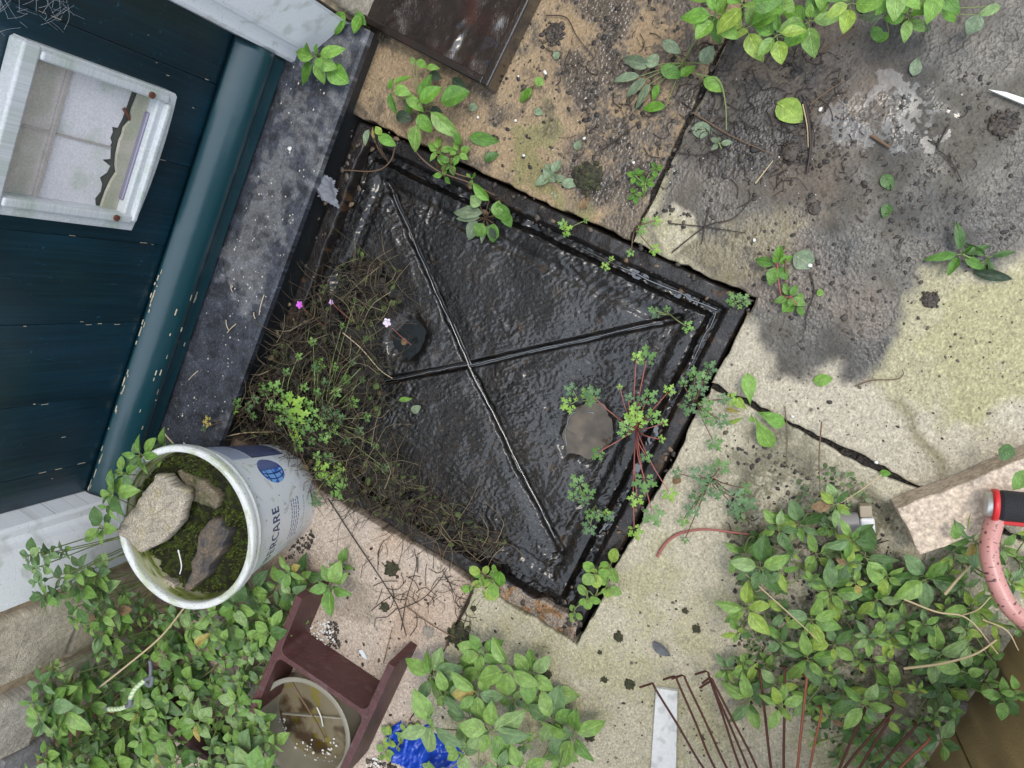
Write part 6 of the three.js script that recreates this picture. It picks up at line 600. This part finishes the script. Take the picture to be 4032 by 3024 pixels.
{ // blue bag: a crumpled sheet
  const g = field(-0.068, 0.068, -0.05, 0.05, 0.002, (x, z) => { const e = Math.min(1, Math.hypot(x / 0.068, z / 0.05)); return 0.03 * (1 - e * e) + 0.016 * ridge(x * 30 + 3, z * 22, 4) + 0.006 * noise(x * 90, z * 70) - 0.01; }, (x, z) => Math.hypot(x / 0.068, z / 0.05) + 0.12 * noise(x * 40, z * 40) < 1); g.rotateY(0.3); const p = at(1650, 2985, 0.02); g.translate(p.x, 0.006, p.z); single('plastic_bag', g, new THREE.MeshPhysicalMaterial({ color: lin(0.008, 0.06, 0.46), roughness: 0.3, side: THREE.DoubleSide }), 'crumpled blue plastic bag under the bottom centre weeds', 'bag'); }
{ // concrete block, sawn, lying askew
  const q = [[3532, 2003], [3622, 2186], [4040, 2035]].map(([x, y]) => at(x, y, 0.052)), e = at(4120, 1770, 0.052); const s = wavyPlan([[q[0].x, q[0].z], [q[1].x, q[1].z], [e.x + q[1].x - q[0].x, e.z + q[1].z - q[0].z], [e.x, e.z]], 0.01, 0.0012, 5); const g = extrudeUp(s, 0.052, 0.0025, 0.0005);
  single('concrete_block', boxUV(g, 1), new THREE.MeshStandardMaterial({ roughness: 0.95, bumpMap: grainBump, bumpScale: 0.002, map: tex(512, 512, (u, v) => { const n = 0.8 + 0.1 * noise(u * 200, v * 200) + 0.1 * noise(u * 90, v * 90) + 0.05 * fbm(u * 8, v * 8, 3); return [0.96 * n, 0.88 * n, 0.79 * n]; }, true, [2.5, 2.5]) }), 'pale buff sawn concrete block lying askew by the joint', 'block');
}
{ // tool grip
  const cap = at(3890, 1985, 0.0715), end = at(4160, 2010, 0.078), dir = end.clone().sub(cap).normalize(); const o = thing('tool_grip', 'black and red rubber tool grip with a metal cap', 'tool handle', cap); const q = new THREE.Quaternion().setFromUnitVectors(V(0, 1, 0), dir);
  const rubber = new THREE.MeshStandardMaterial({ color: lin(0.018, 0.019, 0.024), roughness: 0.7, bumpMap: tex(128, 128, (u, v) => grey(0.5 + 0.5 * Math.sign(Math.sin(u * 100.5) * Math.sin(v * 100.5)) * 0.6), false, [2, 3]), bumpScale: 0.0012 }), red = new THREE.MeshPhysicalMaterial({ color: lin(0.6, 0.02, 0.025), roughness: 0.4 }), met = new THREE.MeshPhysicalMaterial({ color: lin(0.55, 0.56, 0.54), metalness: 0.7, roughness: 0.35 });
  const L = (l, m, n) => { const g = new THREE.LatheGeometry(l.map(([a, b]) => new THREE.Vector2(a, b)), 32); g.applyQuaternion(q); part(n, g, m, o); };
  L([[0.001, -0.004], [0.0125, -0.004], [0.0145, -0.002], [0.015, 0.004]], met, 'cap'); L([[0.0152, 0.003], [0.0182, 0.0035], [0.0188, 0.006], [0.0185, 0.0095], [0.0165, 0.01]], red, 'collar'); L([[0.0165, 0.01], [0.0178, 0.014], [0.0172, 0.05], [0.0165, 0.12], [0.016, 0.2]], rubber, 'sleeve');
  const st = new THREE.BoxGeometry(0.006, 0.15, 0.012); st.translate(0, 0.085, 0); st.applyQuaternion(q); const side = V(0, 0, 1).cross(dir).normalize(); const off = at(3990, 2035, 0.075).sub(at(3985, 1995, 0.075)).normalize().multiplyScalar(0.0165); st.translate(off.x, off.y, off.z); part('stripe', st, red, o);
}
{ // hose
  const h = 0.055, pts = [[3955, 1950, 0.064], [3930, 2010, 0.066], [3905, 2090, 0.075], [3893, 2160, 0.085], [3905, 2240, 0.092], [3935, 2320, 0.096], [3975, 2390, 0.1], [4040, 2450, 0.1], [4120, 2500, 0.1]].map(([x, y, z]) => at(x, y, z));
  single('hose', tube(pts, 0.0105, 60, 16, 0.0098), new THREE.MeshPhysicalMaterial({ color: lin(0.62, 0.3, 0.27), roughness: 0.32, map: tex(256, 64, (u, v) => { const d = sm(0.6, 0.78, noise(u * 90, v * 14)) * 0.55, w = 0.95 + 0.06 * fbm(u * 20, v * 8, 3); return [w - d, w - d, w - d]; }, true, [1, 1]) }), 'dirty pink curved hose reaching to the board wall', 'hose');
}
{ // threaded pipe fitting
  const c = at(3345, 2060, 0.016), o = thing('pipe_fitting', 'clear threaded plastic fitting with a white square cap', 'fitting', c); o.rotation.y = 0.55;
  const pl = new THREE.MeshPhysicalMaterial({ color: lin(0.4, 0.38, 0.37), roughness: 0.3, transmission: 0.3, thickness: 0 }), wh = new THREE.MeshPhysicalMaterial({ color: lin(0.75, 0.75, 0.75), roughness: 0.4 }), bf = new THREE.MeshStandardMaterial({ color: lin(0.36, 0.3, 0.22), roughness: 0.6 });
  const l = []; l.push(new THREE.Vector2(0.009, -0.016)); for (let i = 0; i <= 22; i++) l.push(new THREE.Vector2(0.0135 + (i & 1 ? 0.0014 : 0), -0.016 + i * 0.0012)); l.push(new THREE.Vector2(0.009, 0.0115)); const g = new THREE.LatheGeometry(l, 28); g.rotateZ(-Math.PI / 2); part('thread', g, pl, o); part('cap', box(0.0118, 0.029, -0.009, 0.0125, -0.009, 0.013, 0.003), wh, o); part('flange', box(0.012, 0.027, -0.009, 0.010, -0.025, -0.0095, 0.002), bf, o);
}
{ // broken white stone beside the board wall, blade tip, paper, cord, web scrap
  tuft('broken_stone', 'ragged whitish stone lump at the board wall foot', 3790, 2790, 90, stoneMats[1], 'stone', null, 0.7);
  const s = new THREE.Shape([[3888, 352], [3960, 362], [4060, 395], [4060, 425], [3970, 388]].map(([x, y]) => at(x, y, 0.006)).map((p) => new THREE.Vector2(p.x, p.z))); single('blade', extrudeUp(s, 0.004, 0.0006, 0.003), new THREE.MeshPhysicalMaterial({ color: lin(0.5, 0.51, 0.5), roughness: 0.4, metalness: 0.2 }), 'pointed white tip of a tool at the right edge', 'blade');
  const pp = new THREE.Shape([[1412, 2560], [1425, 2557], [1438, 2575], [1447, 2597], [1430, 2590]].map(([x, y]) => at(x, y, 0.002)).map((p) => new THREE.Vector2(p.x, p.z))); single('paper_scrap', extrudeUp(pp, 0.0012, 0.0002, 0.0015), new THREE.MeshStandardMaterial({ color: lin(0.72, 0.78, 0.82), roughness: 0.7 }), 'small torn white paper scrap right of the beam', 'paper scrap');
  const o0 = at(500, 2760, 0.14), cord = thing('striped_cord', 'pale green and white striped cord with grey bindings', 'cord', o0); const cm = new THREE.MeshStandardMaterial({ roughness: 0.5, map: tex(64, 32, (u, v) => { const k = ((u * 6 + v * 2) % 1) < 0.5; return k ? [0.62, 0.78, 0.6] : [0.86, 0.86, 0.72]; }, true) }), gm = new THREE.MeshStandardMaterial({ color: lin(0.14, 0.15, 0.17), roughness: 0.5 }); const seg = (l, m, n, rad) => part(n, tube(l.map(([x, y]) => at(x, y, 0.14).sub(o0)), rad, 14, 8), m, cord);
  seg([[428, 2792], [470, 2790], [500, 2780]], cm, 'cord', 0.004); seg([[512, 2752], [530, 2715], [572, 2676]], cm, 'cord', 0.004); seg([[500, 2782], [514, 2770], [512, 2750]], gm, 'binding', 0.0044); seg([[428, 2795], [416, 2785]], gm, 'binding', 0.004); seg([[572, 2676], [600, 2665], [590, 2700], [575, 2690]], gm, 'binding', 0.0035); seg([[592, 2670], [594, 2630], [590, 2600]], gm, 'binding', 0.003);
  const wg = field(-0.035, 0.035, -0.02, 0.02, 0.002, (x, z) => 0.012 * ridge(x * 40, z * 50, 3) - 0.25 * Math.abs(x) , (x, z) => Math.abs(z) < 0.02 * (1 - Math.abs(x) / 0.036) + 0.003 * noise(x * 200, z * 200)); wg.rotateY(-0.6); const wp = at(1290, 745, 0.03); wg.translate(wp.x, 0.03, wp.z); single('web_scrap', wg, new THREE.MeshStandardMaterial({ color: lin(0.2, 0.21, 0.24), roughness: 0.9, side: THREE.DoubleSide, bumpMap: grainBump, bumpScale: 0.003 }), 'grey rag of old web clinging to the sill edge', 'web');
  const twl = (x1, y1, x2, y2, m, h) => tube([at(x1, y1, h), at((x1 + x2) / 2 + 4, (y1 + y2) / 2, h + 0.002), at(x2, y2, h)], m, 5, 5); single('white_sliver', twl(1248, 2785, 1272, 2860, 0.0013, 0.014), new THREE.MeshStandardMaterial({ color: lin(0.8, 0.8, 0.76), roughness: 0.5 }), 'thin white sliver lying in the clear tub', 'sliver'); single('tub_stalk', tube([at(1145, 2680, 0.05), at(1200, 2770, 0.045), at(1250, 2850, 0.03), at(1280, 2910, 0.016)], 0.002, 14, 5, 0.0012), stemBrown, 'dark stalk leaning across the clear tub', 'stalk');
  const scr = tube([at(1642, 2195, 0.004), at(1644, 2225, 0.004), at(1643, 2255, 0.004)], 0.0016, 6, 6, 0.001); single('screw', scr, new THREE.MeshStandardMaterial({ color: lin(0.12, 0.11, 0.1), metalness: 0.5, roughness: 0.5 }), 'small dark screw lying on the pinkish slab', 'screw');
}
renderer.render(scene, camera);
